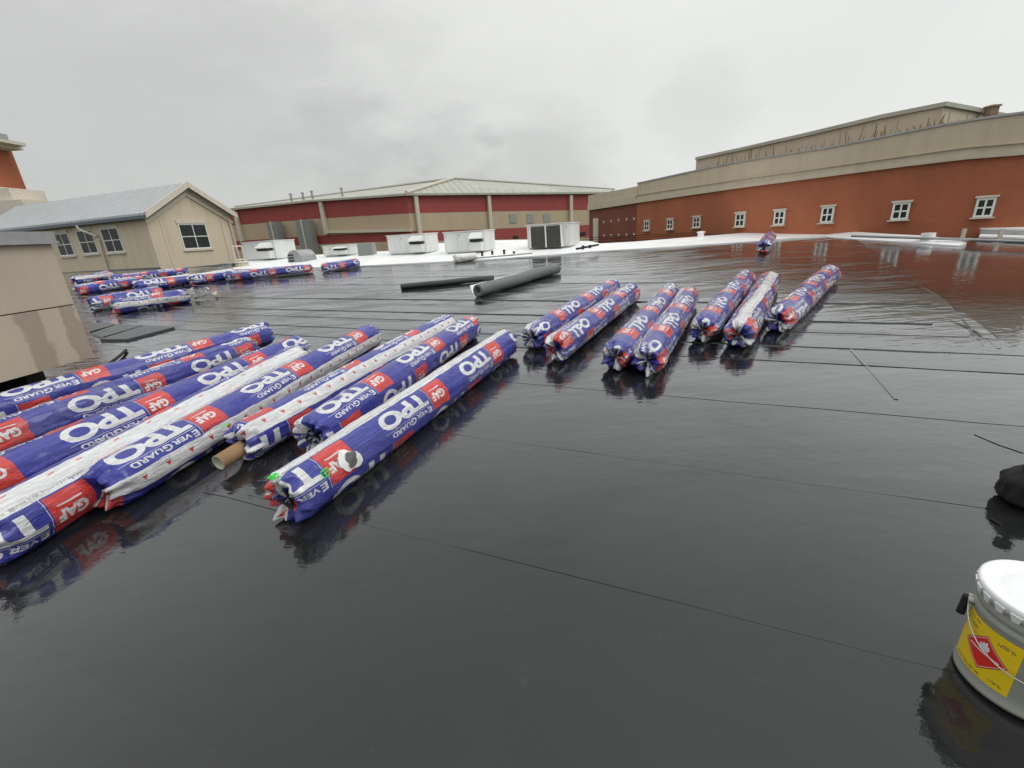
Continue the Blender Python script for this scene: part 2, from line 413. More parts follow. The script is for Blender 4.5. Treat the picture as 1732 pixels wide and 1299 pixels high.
# end laps between sheets: thin welded strips running across the sheets, one thing in common with the roof
def lap(pts, wd, th=.004, name='lap_strip', mat=M_ROOF):
    b = bmesh.new(); Ps = [P(u, v) for u, v in pts]
    L, R = [], []
    for i, p in enumerate(Ps):
        t = (Ps[min(i+1, len(Ps)-1)]-Ps[max(i-1, 0)])[:2]; t = t/np.linalg.norm(t); n = np.array([-t[1], t[0]])
        for sgn, lst in ((1, L), (-1, R)):
            q = p[:2]+n*wd*.5*sgn; z = roofz(*q)+.0045
            lst.append((b.verts.new((q[0], q[1], z)), b.verts.new((q[0], q[1], z-.02))))
    for i in range(len(Ps)-1):
        b.faces.new([L[i][0], R[i][0], R[i+1][0], L[i+1][0]])
        b.faces.new([L[i][0], L[i+1][0], L[i+1][1], L[i][1]]); b.faces.new([R[i][0], R[i][1], R[i+1][1], R[i+1][0]])
    for e in (0, -1): b.faces.new([L[e][0], L[e][1], R[e][1], R[e][0]])
    return obj(name, b, mat, roof)
lap([(1436, 588), (1475, 630), (1516, 676)], .022)
lap([(1546, 478), (1600, 505), (1662, 585)], .022)
lap([(1650, 735), (1690, 752), (1732, 766)], .022)
lap([(1590, 535), (1650, 560), (1690, 590)], .022)
lap([(345, 832), (380, 838), (470, 862)], .02)

# white membrane laid along the far side
def sheet(name, pts, mat, th=.03, lift=.012, parent=None, back=None):
    b = bmesh.new(); q = [P(u, v)[:2] for u, v in pts]
    tv = [b.verts.new((p[0], p[1], roofz(*p)+lift+(back[i] if back else th))) for i, p in enumerate(q)]; lv = [b.verts.new((p[0], p[1], roofz(*p)+lift-.01)) for p in q]
    b.faces.new(tv); b.faces.new(lv[::-1])
    for i in range(len(q)):
        j = (i+1) % len(q); b.faces.new([tv[i], lv[i], lv[j], tv[j]])
    bmesh.ops.triangulate(b, faces=[f for f in b.faces if len(f.verts) > 4])
    return obj(name, b, mat, parent)
wm = sheet('white_membrane', [(392, 457), (470, 456), (540, 454), (611, 451.5), (700, 447), (830, 440.5), (920, 434), (1015, 426.5), (1130, 420), (1250, 412), (1330, 406), (1395, 402), (1440, 399), (1380, 391), (1361, 389.3), (1250, 396.5), (1078, 410.5), (1015, 414), (1000, 410), (895, 407), (831, 408), (740, 413), (660, 426), (560, 431), (425, 439), (402, 447)], M_WHITE)
tag(wm, 'white membrane already laid along the far edge of the black roof', 'roofing membrane')
wm2 = sheet('white_membrane', [(1396, 401.5), (1440, 405), (1500, 409), (1560, 413), (1622, 417), (1634, 415.5), (1600, 411), (1560, 407.5), (1500, 403), (1440, 398.5), (1400, 396)], M_WHITE, .1, .01, None, [.01, .012, .01, .02, .01, .06, .10, .11, .10, .10, .06])
tag(wm2, 'narrow white membrane strip running out right below the brick wall', 'roofing membrane')

# ------------------------------------------------------------------ windows on a wall
def window(fr, u0, v0, u1, v1, parent, lintel=True, sill=True, cols=2, rows=2, fw=.05, ptop=0.0, fmat=M_FRAME, s=1.0):
    """a window seen at pixels (u0,v0)-(u1,v1) on the wall: frame > panes, lintel, sill"""
    um, vm = (u0+u1)/2, (v0+v1)/2
    xa, _ = fr.hit(u0, vm); xb, _ = fr.hit(u1, vm); _, za = fr.hit(um, v1); _, zb = fr.hit(um, v0)
    if xa > xb: xa, xb = xb, xa
    b = bmesh.new(); f = fw*s
    box(b, fr, xa, xa+f, -.025, .03, za, zb); box(b, fr, xb-f, xb, -.025, .03, za, zb)
    box(b, fr, xa+f, xb-f, -.023, .028, za, za+f); box(b, fr, xa+f, xb-f, -.023, .028, zb-f, zb)
    for c in range(1, cols):
        x = xa+(xb-xa)*c/cols; box(b, fr, x-f*.4, x+f*.4, -.021, .026, za+f, zb-f)
    for r_ in range(1, rows):
        z = za+(zb-za)*r_/rows; box(b, fr, xa+f, xb-f, -.0195, .024, z-f*.4, z+f*.4)
    wn = obj('window', b, fmat, parent)
    for c in range(cols):
        for r_ in range(rows):
            b = bmesh.new(); box(b, fr, xa+(xb-xa)*c/cols+.004, xa+(xb-xa)*(c+1)/cols-.004, -.006, .01, za+(zb-za)*r_/rows+.004, za+(zb-za)*(r_+1)/rows-.004)
            obj('pane', b, M_GLASS, wn)
    if lintel:
        b = bmesh.new(); box(b, fr, xa-f*.8, xb+f*.8, -.05, .02, zb+.004, zb+(zb-za)*.13); obj('lintel', b, M_LINTEL, wn)
    if sill:
        b = bmesh.new(); box(b, fr, xa-f*1.1, xb+f*1.1, -.07, .02, za-(zb-za)*.08, za-.004); obj('sill', b, M_LINTEL, wn)
    return wn
def loft(stations, levels, back=None):
    """stations: list of plan points; levels: per station list of z. Returns bmesh wall surface with given bands"""
    b = bmesh.new(); V = [[b.verts.new((p[0], p[1], z)) for z in zs] for p, zs in zip(stations, levels)]
    for i in range(len(V)-1):
        for k in range(len(V[i])-1): b.faces.new([V[i][k], V[i+1][k], V[i+1][k+1], V[i][k+1]])
    return b
def slab(stations, z0s, z1s, out=0.0, thick=.3):
    """a solid band following the stations, its face `out` metres proud of the wall line"""
    st = [np.array(p[:2], float) for p in stations]; b = bmesh.new(); R = []
    for i, p in enumerate(st):
        t = st[min(i+1, len(st)-1)]-st[max(i-1, 0)]; t /= np.linalg.norm(t); n = np.array([-t[1], t[0]])
        if n@p < 0: n = -n
        f = p-n*out; k = p+n*thick
        R.append([b.verts.new((f[0], f[1], z0s[i])), b.verts.new((f[0], f[1], z1s[i])), b.verts.new((k[0], k[1], z1s[i])), b.verts.new((k[0], k[1], z0s[i]))])
    for i in range(len(R)-1):
        for k in range(4): b.faces.new([R[i][k], R[i+1][k], R[i+1][(k+1) % 4], R[i][(k+1) % 4]])
    b.faces.new(R[0]); b.faces.new(R[-1][::-1])
    return b

# ------------------------------------------------------------------ the brick building on the right
ZC = 2.444
def interp(tab, u): return float(np.interp(u, [t[0] for t in tab], [t[1] for t in tab]))
T_brick = [(1078, 343.6), (1250, 318.6), (1389, 300.5), (1528, 282.4), (1634, 270.0), (1732, 262.5), (1860, 256)]
T_m2 = [(1078, 337.5), (1250, 312.7), (1389, 293.5), (1528, 274.5), (1634, 262), (1732, 255), (1860, 249)]
T_m1 = [(1078, 330), (1250, 303.5), (1389, 284), (1528, 264), (1634, 249), (1732, 241), (1860, 235)]
T_top = [(1078, 311), (1160, 293), (1250, 274), (1399, 250.4), (1500, 229.5), (1595, 210), (1678, 197), (1732, 190.6), (1860, 178)]
T_plan = [(1078, 343.6), (1250, 318.6), (1389, 300.5), (1528, 284), (1634, 271.8), (1732, 261), (1860, 248)]
US = [1078, 1120, 1160, 1205, 1250, 1300, 1345, 1389, 1435, 1480, 1528, 1580, 1634, 1685, 1732, 1790, 1850]
ST = [Pz(u, interp(T_plan, u), ZC)[:2] for u in US]
bb = empty('brick_building', 'long orange brick building with tan parapet and square windows on the right', 'building')
zB = [-8.0]*len(ST)
def zs(tab): return [upz(p, interp(tab, u)) for p, u in zip(ST, US)]
z1, z2, z3, z4 = zs(T_brick), zs(T_m2), zs(T_m1), zs(T_top)
obj('wall', slab(ST, zB, z1, 0, .4), M_BRICK, bb)
obj('cornice', slab(ST, [z+.002 for z in z1], z2, .10, .4), M_CORN, bb)
obj('cornice', slab(ST, [z+.002 for z in z2], z3, .05, .4), M_CORN, bb)
obj('parapet', slab(ST, [z+.002 for z in z3], z4, .02, .4), M_GREYP, bb)
obj('moulding', slab(ST, [z-.012 for z in z3], [z+.012 for z in z3], .09, .05), M_GREYP, bb)
obj('coping', slab(ST, [z+.002 for z in z4], [z+.05 for z in z4], .05, .45), M_VENT, bb)
def seg_frame(u):
    for i in range(len(US)-1):
        if US[i] <= u < US[i+1]: return Frame(ST[i], ST[i+1])
for (u0, v0, u1, v1) in [(1090, 374, 1098.5, 390), (1128.5, 371, 1138.7, 388), (1172.5, 367, 1184.5, 385), (1244, 361, 1260, 383.5), (1309.5, 356.5, 1327.5, 380.5), (1389, 350, 1410, 376.5), (1509, 343, 1538, 371.5), (1649, 335, 1682, 367)]:
    um = (u0+u1)/2; i = max(k for k in range(len(US)-1) if US[k] <= um)
    # frame tangent to the wall at the window, 15 mm proud of it
    fr = Frame(ST[i], ST[i+1]); fr.a = fr.a-fr.ey*.03
    window(fr, u0, v0, u1, v1, bb, s=.9)
# recessed left bay with vents and a door; recess shade painted into its brick
bayL = Pz(996, 354, ZC)[:2]; frb = Frame(bayL, ST[0])
nb = np.array([0.0, 0.0]); Q0, Q1 = bayL, ST[0]
b = bmesh.new(); box(b, frb, 0, frb.L, .02, .4, -8, upz(Q1, 343.6)-.0); obj('wall', b, simple('shaded brick bay', (.20, .066, .045), .85, 0, .12, 1.0), bb)
bq = [Q0, Q1]
obj('cornice', slab(bq, [upz(Q0, 356)+.0, upz(Q1, 343.6)+.002], [upz(Q0, 346), upz(Q1, 330)], .10, .4), M_CORN, bb)
obj('parapet', slab(bq, [upz(Q0, 346)+.002, upz(Q1, 330)+.002], [upz(Q0, 331), upz(Q1, 315)], .04, .4), M_GREYP, bb)
for row in ((375.6, 374, 372.5, 371, 370), (398.2, 397.7, 397.4, 397, 396)):
    for u, v in zip((1021.6, 1033.8, 1046.6, 1060, 1072.5), row):
        x, z = frb.hit(u, v); b = bmesh.new(); box(b, frb, x-.045, x+.045, -.02, .02, z-.055, z+.055); obj('weep_block', b, M_TRIM, bb)
x0, zt = frb.hit(1003.5, 369.6); x1, _ = frb.hit(1011.7, 390); b = bmesh.new(); box(b, frb, x0, x1, -.02, .05, frb.hit(1007, 414)[1], zt); obj('door', b, M_TRIM, bb)
rebase(bb, (ST[0][0], ST[0][1], -8))
# upper storey set back behind the parapet
pent = empty('upper_storey', 'tan upper storey with rust streaks set back above the brick building', 'building')
zt = upz(Pz(1178, 330, ZC)[:2]*1.25, 266)
PU = [(1178, 266), (1250, 250.5), (1367, 224), (1492, 193.8), (1598, 172.5), (1640, 180.5), (1690, 191), (1740, 200)]
PP = [Pz(u, v, zt)[:2] for u, v in PU]
obj('wall', slab(PP, [2.2]*8, [zt-.12]*8, 0, 3.0), M_TAN if False else M_CORN, pent)
obj('coping', slab(PP, [zt-.118]*8, [zt]*8, .08, 3.1), M_HROOF, pent)
rs = random.Random(3)
for u in np.concatenate([np.linspace(1196, 1600, 60), np.linspace(1610, 1650, 4)]):
    u = u+rs.uniform(-3, 3)
    k = max(i for i in range(len(PU)-1) if PU[i][0] <= u); fr = Frame(PP[k], PP[k+1])
    # the streaks start at the line where the parapet hides the wall
    vpar = interp([(1078, 309), (1250, 272), (1399, 248.5), (1595, 208), (1678, 195), (1732, 188)], u)
    x, z = fr.hit(u, vpar+3); x2, z2_ = fr.hit(u, vpar-(rs.uniform(2, 8) if rs.random() < .6 else rs.uniform(8, 24)))
    wd = rs.uniform(.006, .035); ln = rs.uniform(-.12, .12)
    b = bmesh.new(); hexa(b, [fr.w(x-wd, -.006, z), fr.w(x+wd, -.006, z), fr.w(x+wd, .01, z), fr.w(x-wd, .01, z), fr.w(x-wd*.3+ln, -.006, z2_), fr.w(x+wd*.3+ln, -.006, z2_), fr.w(x+wd*.3+ln, .01, z2_), fr.w(x-wd*.3+ln, .01, z2_)])
    obj('rust_streak', b, M_RUST, pent)
rebase(pent, (PP[0][0], PP[0][1], 2.2))
q = Pz(1681, 196, zt); b = bmesh.new(); qz = upz(q[:2]*.9, 197); fr = Frame(q[:2]*.9, q[:2]*.9+np.array([1, 0]))
box(b, fr, -.12, .12, 0, .24, qz-.3, upz(q[:2]*.9, 180)); box(b, fr, -.15, .15, -.03, .27, upz(q[:2]*.9, 179.8), upz(q[:2]*.9, 176.5))
tag(obj('roof_vent', b, M_RUST), 'small square brown flue on the right end of the upper storey', 'vent')

# ------------------------------------------------------------------ red and tan metal hall
hall = empty('metal_hall', 'low hall clad in dark red and tan metal bands behind the roof units', 'building')
HU = [397, 470, 541, 620, 697, 760, 826, 900, 963.7, 1030]
HD = [np.interp(u, [397, 697, 1030], [44.7, 40.0, 52.5]) for u in HU]
HP = [Pd(u, 400, d)[:2] for u, d in zip(HU, HD)]
def hz(tab): return [upz(p, interp(tab, u)) for p, u in zip(HP, HU)]
e0 = hz([(397, 357), (541, 342), (697, 331.5), (826, 330.2), (1030, 328.2)])
e1 = hz([(398, 381.3), (547.6, 369.6), (704.8, 360.5), (821.7, 358), (1030, 354.5)])
e2 = hz([(404.7, 407.6), (542, 398.5), (702, 391), (821.7, 387.8), (1030, 379)])
e3 = hz([(404, 424), (492, 416), (647.6, 409), (834, 406), (1030, 400)])
low = [-8.0]*len(HP)
obj('cladding', slab(HP, [z+.01 for z in e1], e0, 0, .3), M_RED, hall); obj('cladding', slab(HP, [z+.01 for z in e2], e1, 0, .3), M_TAN, hall)
obj('cladding', slab(HP, [z+.01 for z in e3], e2, 0, .3), M_RED, hall); obj('cladding', slab(HP, low, e3, 0, .3), M_TAN, hall)
eg = hz([(397, 353.5), (541, 338.8), (697, 327.5), (826, 326.8), (1030, 325)])
obj('gutter', slab(HP, [z+.01 for z in e0], eg, .4, .1), M_HROOF, hall)
# hip roof: left slope and right slope meeting at a hip, ridge behind
def P3(u, v, y): return Pd(u, v, y)
EL = [np.array([*p, z]) for p, z in zip(HP, eg)]
apex = P3(767, 303.2, 49); rl = P3(398, 350.5, 56); rm = P3(590, 325.5, 53); rr_ = P3(1039, 320.5, 60)
b = bmesh.new()
quad(b, [EL[0], EL[1], EL[2], rm, rl]); quad(b, [EL[2], EL[3], EL[4], apex, rm])
b.faces.new([b.verts.new(tuple(p)) for p in (EL[4], EL[5], EL[6], apex)]); b.faces.new([b.verts.new(tuple(p)) for p in (EL[6], EL[7], EL[8], EL[9], rr_, apex)])
bk = [rl+np.array([0, 14, -4.]), apex+np.array([0, 20, -5.]), rr_+np.array([0, 14, -4.])]
quad(b, [rl, rm, apex, bk[1], bk[0]]); quad(b, [apex, rr_, bk[2], bk[1]])
bmesh.ops.triangulate(b, faces=b.faces[:]); obj('roof', b, M_HROOF, hall)
b = bmesh.new()
for s in range(26):
    f = s/25; a = EL[4]*(1-f)+EL[9]*f; t_ = apex*(1-f)+rr_*f
    if f < .25: a = EL[4]*(1-f)+EL[9]*f; t_ = EL[4]*(1-f*4)+apex*(f*4) if f < .02 else apex
    pass
b.free()
b = bmesh.new(); tube(b, [EL[4]+np.array([0, 0, .1]), apex+np.array([0, 0, .12])], .16, 6); obj('hip_cap', b, M_TRIM, hall)
b = bmesh.new(); tube(b, [rl+np.array([0, 0, .05]), rm+np.array([0, 0, .05]), apex+np.array([0, 0, .1]), rr_+np.array([0, 0, .05])], .12, 6); obj('ridge_cap', b, M_HROOF, hall)
for k in range(1, 34):
    f = k/34; xs = f
    a = np.array([np.interp(f, [0, .33, .66, 1], [EL[4][i], EL[6][i], EL[8][i], EL[9][i]]) for i in range(3)])
    t_ = np.array([np.interp(f, [0, .25, 1], [EL[4][i], apex[i], rr_[i]]) for i in range(3)])
    if np.linalg.norm(a-t_) < .6: continue
    b = bmesh.new(); tube(b, [a+np.array([0, -.02, .04]), t_+np.array([0, 0, .02])], .014, 4); obj('roof_rib', b, M_HROOF, hall)
def hall_frame(u):
    k = max(i for i in range(len(HU)-1) if HU[i] <= u); fr = Frame(HP[k], HP[k+1]); return fr
for u, va, vb in ((545, 341, 397), (702, 331, 400), (826, 331, 392), (965, 330, 378), (400, 356, 409)):
    fr = hall_frame(u); x, za = fr.hit(u-1, va); _, zb = fr.hit(u, vb); x2, _ = fr.hit(u+2, vb)
    b = bmesh.new(); box(b, fr, x-.17, x+.17, -.28, -.01, zb, za); obj('downspout', b, M_DOWN, hall)
fr = Frame(HP[2], HP[4]); xa, za = fr.hit(555, 392); xb, zb = fr.hit(697, 389)
b = bmesh.new(); hexa(b, [fr.w(xa, -.32, za-.12), fr.w(xb, -.32, zb-.12), fr.w(xb, -.05, zb-.12), fr.w(xa, -.05, za-.12), fr.w(xa, -.32, za+.12), fr.w(xb, -.32, zb+.12), fr.w(xb, -.05, zb+.12), fr.w(xa, -.05, za+.12)]); obj('gutter', b, M_DOWN, hall)
for u in (868.5, 897, 925.5):
    fr = hall_frame(u); x, z0 = fr.hit(u, 377); _, zt_ = fr.hit(u, 362)
    b = bmesh.new(); box(b, fr, x-.42, x+.42, -.06, .02, z0, zt_); obj('louvre', b, M_LOUV, hall)
for (ua, ub, va, vb) in ((868, 876, 399, 404), (979, 990, 393, 399), (1, 1, 1, 1)):
    if ua == 1: continue
    fr = hall_frame(ua); x, z0 = fr.hit(ua, vb); x2, _ = fr.hit(ub, vb); _, zt_ = fr.hit(ua, va)
    b = bmesh.new(); box(b, fr, x, x2, -.06, .02, z0, zt_); obj('opening', b, M_DARK, hall)
# corrugated riser ducts, wider at the foot of the hall
for (ua, ub, uc, ud, va, vb) in ((465.5, 481.5, 472, 491, 376, 412), (513, 535, 524, 545, 373, 432)):
    fr = hall_frame((ua+ub)/2); dt = empty('riser_duct', {465.5: 'left grey corrugated riser duct on the front of the red hall', 513: 'right grey corrugated riser duct on the red hall, the taller one'}[ua], 'duct')
    xa, zt_ = fr.hit(ua, va); xb, _ = fr.hit(ub, va); xa2, zb = fr.hit(uc, vb); xb2, _ = fr.hit(ud, vb)
    b = bmesh.new(); n = 26
    for s in range(n):
        zz0, zz1 = zb+(zt_-zb)*s/n, zb+(zt_-zb)*(s+.72)/n
        box(b, fr, xa, xb, -1.2, -.4, zz0, zz1); 
    box(b, fr, xa+.05, xb-.05, -1.15, -.35, zb, zt_-.02)
    obj('corrugation', b, M_LOUV, dt)
    b = bmesh.new(); xm = (xa+xb)/2; box(b, fr, xm-.05, xm+.05, -1.26, -1.2, zb, zt_+.03); obj('centre_seam', b, M_TRIM, dt)
    rebase(dt, tuple(fr.w(xa, -.8, zb)))
rebase(hall, (HP[4][0], HP[4][1], -8))
labs = ['leftmost thin flue standing on the roof of the red hall', 'middle flue of the three close together on the hall roof', 'right flue of the three close together on the hall roof', 'lone thin flue on the hall roof, nearest the hip']
for (u, v0, v1), lb in zip(((494, 341.5, 327), (514, 339.5, 325), (529.5, 338, 322), (579.5, 333, 317)), labs):
    q = Pd(u, v0, 45); zt_ = upz(q[:2], v1); h = zt_-q[2]
    b = bmesh.new(); lathe(b, [(0, -.6), (.09, -.6), (.09, h*.35), (.12, h*.36), (.12, h*.5), (.08, h*.52), (.08, h*.8), (.15, h*.82), (.14, h*.97), (0, h)], q, 12)
    tag(obj('flue', b, M_LOUV), lb, 'flue', 'flues on the hall roof')

# ------------------------------------------------------------------ tan house with metal roof
A = P(272, 454.5); Ld = P(112, 461)[:2]-A[:2]; Ld /= np.linalg.norm(Ld); Gd = np.array([-Ld[1], Ld[0]])
if Gd[1] < 0: Gd = -Gd
GW = 4.15; HL = 13.0
house = empty('tan_house', 'tan stucco house with grey standing seam metal roof and gable window', 'building')
fL = Frame(A[:2]+Ld*HL, A[:2]); fG = Frame(A[:2], A[:2]+Gd*GW)
zb = A[2]-1.2; ze = 3.28; zap = 4.52
b = bmesh.new()
a0, a1, a2, a3 = A[:2], A[:2]+Ld*HL, A[:2]+Ld*HL+Gd*GW, A[:2]+Gd*GW
lv = [b.verts.new((*p, zb)) for p in (a0, a1, a2, a3)]; tv = [b.verts.new((*p, ze)) for p in (a0, a1, a2, a3)]
ap0 = b.verts.new((*(A[:2]+Gd*GW/2), zap)); ap1 = b.verts.new((*(A[:2]+Ld*HL+Gd*GW/2), zap))
b.faces.new([lv[0], lv[1], tv[1], tv[0]]); b.faces.new([lv[2], lv[3], tv[3], tv[2]])
b.faces.new([lv[0], tv[0], ap0, tv[3], lv[3]]); b.faces.new([lv[1], lv[2], tv[2], ap1, tv[1]])
obj('wall', b, M_STUCCO, house)
def roofslab(s):
    ov = .16; sl = (zap-ze)/(GW/2)
    b = bmesh.new(); e = -ov if s == 0 else GW+ov; g0 = -.30
    pts = []
    for along in (g0, HL):
        for acr, z in ((e, ze-ov*sl), (GW/2, zap)):
            q = A[:2]+Ld*along+Gd*acr; pts.append((q, z))
    def v(i, dz): q, z = pts[i]; return (q[0], q[1], z+dz)
    hexa(b, [v(0, .0), v(2, .0), v(3, .0), v(1, .0), v(0, .09), v(2, .09), v(3, .09), v(1, .09)])
    o = obj('roof', b, M_METROOF, house)
    n = 40
    for k in range(n+1):
        al = g0+(HL-g0)*k/n+.02; q0 = A[:2]+Ld*al+Gd*e; q1 = A[:2]+Ld*al+Gd*GW/2
        w_ = Ld*.02
        b = bmesh.new(); z0 = ze-ov*sl+.085; z1 = zap+.085
        hexa(b, [(*(q0-w_), z0), (*(q0+w_), z0), (*(q1+w_), z1), (*(q1-w_), z1), (*(q0-w_), z0+.025), (*(q0+w_), z0+.025), (*(q1+w_), z1+.025), (*(q1-w_), z1+.025)])
        obj('standing_seam', b, M_METRIB, o)
    # rake board
    b = bmesh.new(); q0 = A[:2]+Ld*(g0-.03)+Gd*e; q1 = A[:2]+Ld*(g0-.03)+Gd*GW/2; th = -Ld*.05; z0 = ze-ov*sl; z1 = zap
    hexa(b, [(*q0, z0-.12), (*(q0+th), z0-.12), (*(q1+th), z1-.12), (*q1, z1-.12), (*q0, z0+.14), (*(q0+th), z0+.14), (*(q1+th), z1+.14), (*q1, z1+.14)])
    obj('rake_trim', b, M_LINTEL, house)
    b = bmesh.new(); q0 = A[:2]-Ld*.08+Gd*(e*.3 if s == 0 else GW+ov*.3); q1 = A[:2]-Ld*.08+Gd*GW/2; th = Ld*.079; z0 -= .22; z1 -= .30
    hexa(b, [(*q0, z0-.14), (*(q0+th), z0-.14), (*(q1+th), z1-.14), (*q1, z1-.14), (*q0, z0+.02), (*(q0+th), z0+.02), (*(q1+th), z1+.02), (*q1, z1+.02)])
    obj('frieze', b, M_TRIM, house)
roofslab(0); roofslab(1)
b = bmesh.new(); box(b, fL, .0, HL+.28, -.30, -.17, ze-.24, ze-.11); obj('gutter', b, M_GUT, house)
b = bmesh.new(); box(b, fL, .0, HL, -.17, -.003, ze-.19, ze-.15); obj('soffit', b, M_TRIM, house)
b = bmesh.new(); box(b, fL, .0, HL, -.05, .0, zb, A[2]+.07); obj('base_trim', b, M_GUT, house)
b = bmesh.new(); box(b, fG, -.02, GW+.02, -.05, -.003, zb, A[2]-.05); obj('base_trim', b, M_GUT, house)
for k in range(3):
    u0, v0, u1, v1 = [(96, 394, 121.5, 433), (134.5, 389, 161.5, 429.5), (175, 385, 205, 427)][k]
    wn = window(fL, u0, v0, u1, v1, house, fw=.045)
wn = window(fG, 305.5, 378.5, 352.5, 421, house, fw=.05)
b = bmesh.new(); x, z = fL.hit(141, 374); x2, z2_ = fL.hit(166, 396); x3, z3_ = fL.hit(187, 459)
tube(b, [fL.w(x, -.34, ze-.25), fL.w(x+.05, -.30, ze-.42), fL.w(x2, -.09, ze-.75), fL.w(x2+.02, -.09, ze-.9), fL.w(x3-.05, -.09, A[2]+.03)], .055, 8); obj('downspout', b, M_TRIM, house)
b = bmesh.new(); tube(b, [fG.w(GW-.15, -.09, ze-.2), fG.w(GW-.15, -.09, A[2])], .045, 8); obj('downspout', b, M_TRIM, house)
b = bmesh.new(); box(b, fG, GW-.62, GW-.57, -.03, -.003, zb, ze-.1); obj('control_joint', b, M_TRIM, house)
b = bmesh.new(); box(b, fG, .55, .565, -.012, -.003, zb, ze+.1); obj('control_joint', b, M_GREYP, house)
rebase(house, (A[0], A[1], zb))

# chimney tower behind the house
ch = empty('brick_chimney', 'square orange brick chimney with cream cap and stepped cream base, far left', 'chimney')
def crate(uL, uR, vb, vt, y, mat, name, depth=None, dz=0):
    k_ = (40 if vb > 330 else 58) if depth and depth > 1 else 22; uL -= k_; uR -= k_; q0 = Pd(uL, (vb+vt)/2, y)[:2]; q1 = Pd(uR, (vb+vt)/2, y)[:2]; fr = Frame(q0, q1)
    b = bmesh.new(); dpt = depth or fr.L; z0 = upz((q0+q1)/2, vb); z1_ = upz((q0+q1)/2, vt)
    box(b, fr, 0, fr.L, -.5*0, dpt, z0, z1_); return b, fr
yc = 30.0
for (uL, uR, vb, vt, mat, nm, yy) in ((-52, 28, 322, 246, M_BRICK, 'shaft', 30), (-62, 33, 246, 239, M_TRIM, 'cap', 29.8), (-68, 38, 239, 233, M_TRIM, 'cap', 29.6), (-30, 12, 233, 224, M_VENT, 'flue_pot', 30.2), (-80, 60, 345, 322, M_LINTEL, 'step', 29.4), (-95, 90, 400, 343, M_LINTEL, 'step', 29.0), (-70, 44, 330, 318, M_LINTEL, 'step', 29.7)):
    b, fr = crate(uL, uR, vb, vt, yy, mat, nm, depth=2.2 if nm != 'flue_pot' else .8); obj(nm, b, mat, ch)
rebase(ch, tuple(Pd(0, 400, 30)))

# bare trees behind the house and hall
def bare_tree(u, vb, vt, y, label, seed, spread=1.0):
    rt_ = random.Random(seed); t = empty('bare_tree', label, 'tree', 'bare trees behind the buildings')
    q = Pd(u, vb, y); top_ = upz(q[:2], vt); base_z = -8.0; hgt = top_-base_z
    trunk = bmesh.new(); tw = bmesh.new()
    def grow(p, d, L, r, lv):
        e = p+d*L; mid = p+d*L*.5+Vector((rt_.uniform(-1, 1), rt_.uniform(-1, 1), 0))*L*.06
        tube(trunk if lv < 2 else tw, [p, mid, e], [r, r*.85, r*.7], 5 if lv < 2 else 3, cap=False)
        if lv >= 6: return
        for k in range(3 if lv > 0 else 4):
            a = rt_.uniform(.3, .75); ph = rt_.uniform(0, 6.28)
            nd = (d+Vector((math.cos(ph)*a*spread, math.sin(ph)*a*spread, rt_.uniform(-.05, .35)))).normalized()
            grow(p+d*L*rt_.uniform(.65, 1.0), nd, L*rt_.uniform(.58, .78), r*.58, lv+1)
    grow(Vector((q[0], q[1], base_z)), Vector((0, 0, 1)), hgt*.36, .22, 0)
    obj('trunk', trunk, M_BARK, t); cr = obj('crown', tw, M_BARK, t); rebase(t, (q[0], q[1], base_z))
for k, (u, vb, vt, y, lb) in enumerate([(350, 400, 322, 60, 'bare tree showing just right of the house ridge'), (374, 400, 332, 62, 'bare tree over the right slope of the house roof'), (392, 400, 345, 66, 'low bare treetop between the house and the red hall'), (442, 400, 333, 75, 'bare treetop above the left end of the red hall roof')]):
    bare_tree(u, vb, vt, y, lb, 20+k)

# ------------------------------------------------------------------ beige box raised on feet, far left foreground
boxt = empty('stucco_box', 'big beige stucco clad box with metal cap raised on dark legs at left', 'roof box')
cR = P(171, 632)[:2]
ztop, zbot = upz(cR, 392), upz(cR, 603)
qL = Pz(-150, 689, zbot)[:2]
fB = Frame(qL, cR)
zj = fB.hit(60, 525)[1]
b = bmesh.new(); box(b, fB, 0, fB.L, 0, 1.3, zbot, zj-.006); obj('lower_panel', b, M_BOX, boxt)
b = bmesh.new(); box(b, fB, 0, fB.L, 0, 1.3, zj+.006, ztop-.10); obj('upper_panel', b, M_BOX, boxt)
b = bmesh.new(); box(b, fB, .01, fB.L-.01, .01, 1.29, zj-.006, zj+.006); obj('panel_joint', b, M_DARK, boxt)
b = bmesh.new(); box(b, fB, -.04, fB.L+.035, -.045, 1.34, ztop-.10, ztop+.0); box(b, fB, -.05, fB.L+.045, -.055, 1.35, ztop-.125, ztop-.10); obj('metal_cap', b, M_VENT, boxt)
for xx in (fB.L-.55, fB.L-1.5, fB.L-2.4):
    if xx < 0: continue
    b = bmesh.new(); q = fB.w(xx, .35, 0); box(b, fB, xx, xx+.18, .25, 1.1, roofz(q[0], q[1])-.02, zbot-.003); obj('leg', b, M_BLACK, boxt)
b = bmesh.new(); q = fB.w(fB.L-.3, .7, 0); box(b, fB, .1, fB.L-.16, .6, 1.2, roofz(q[0], q[1])+.0, zbot-.005); obj('inner_curb', b, M_BLACK, boxt)
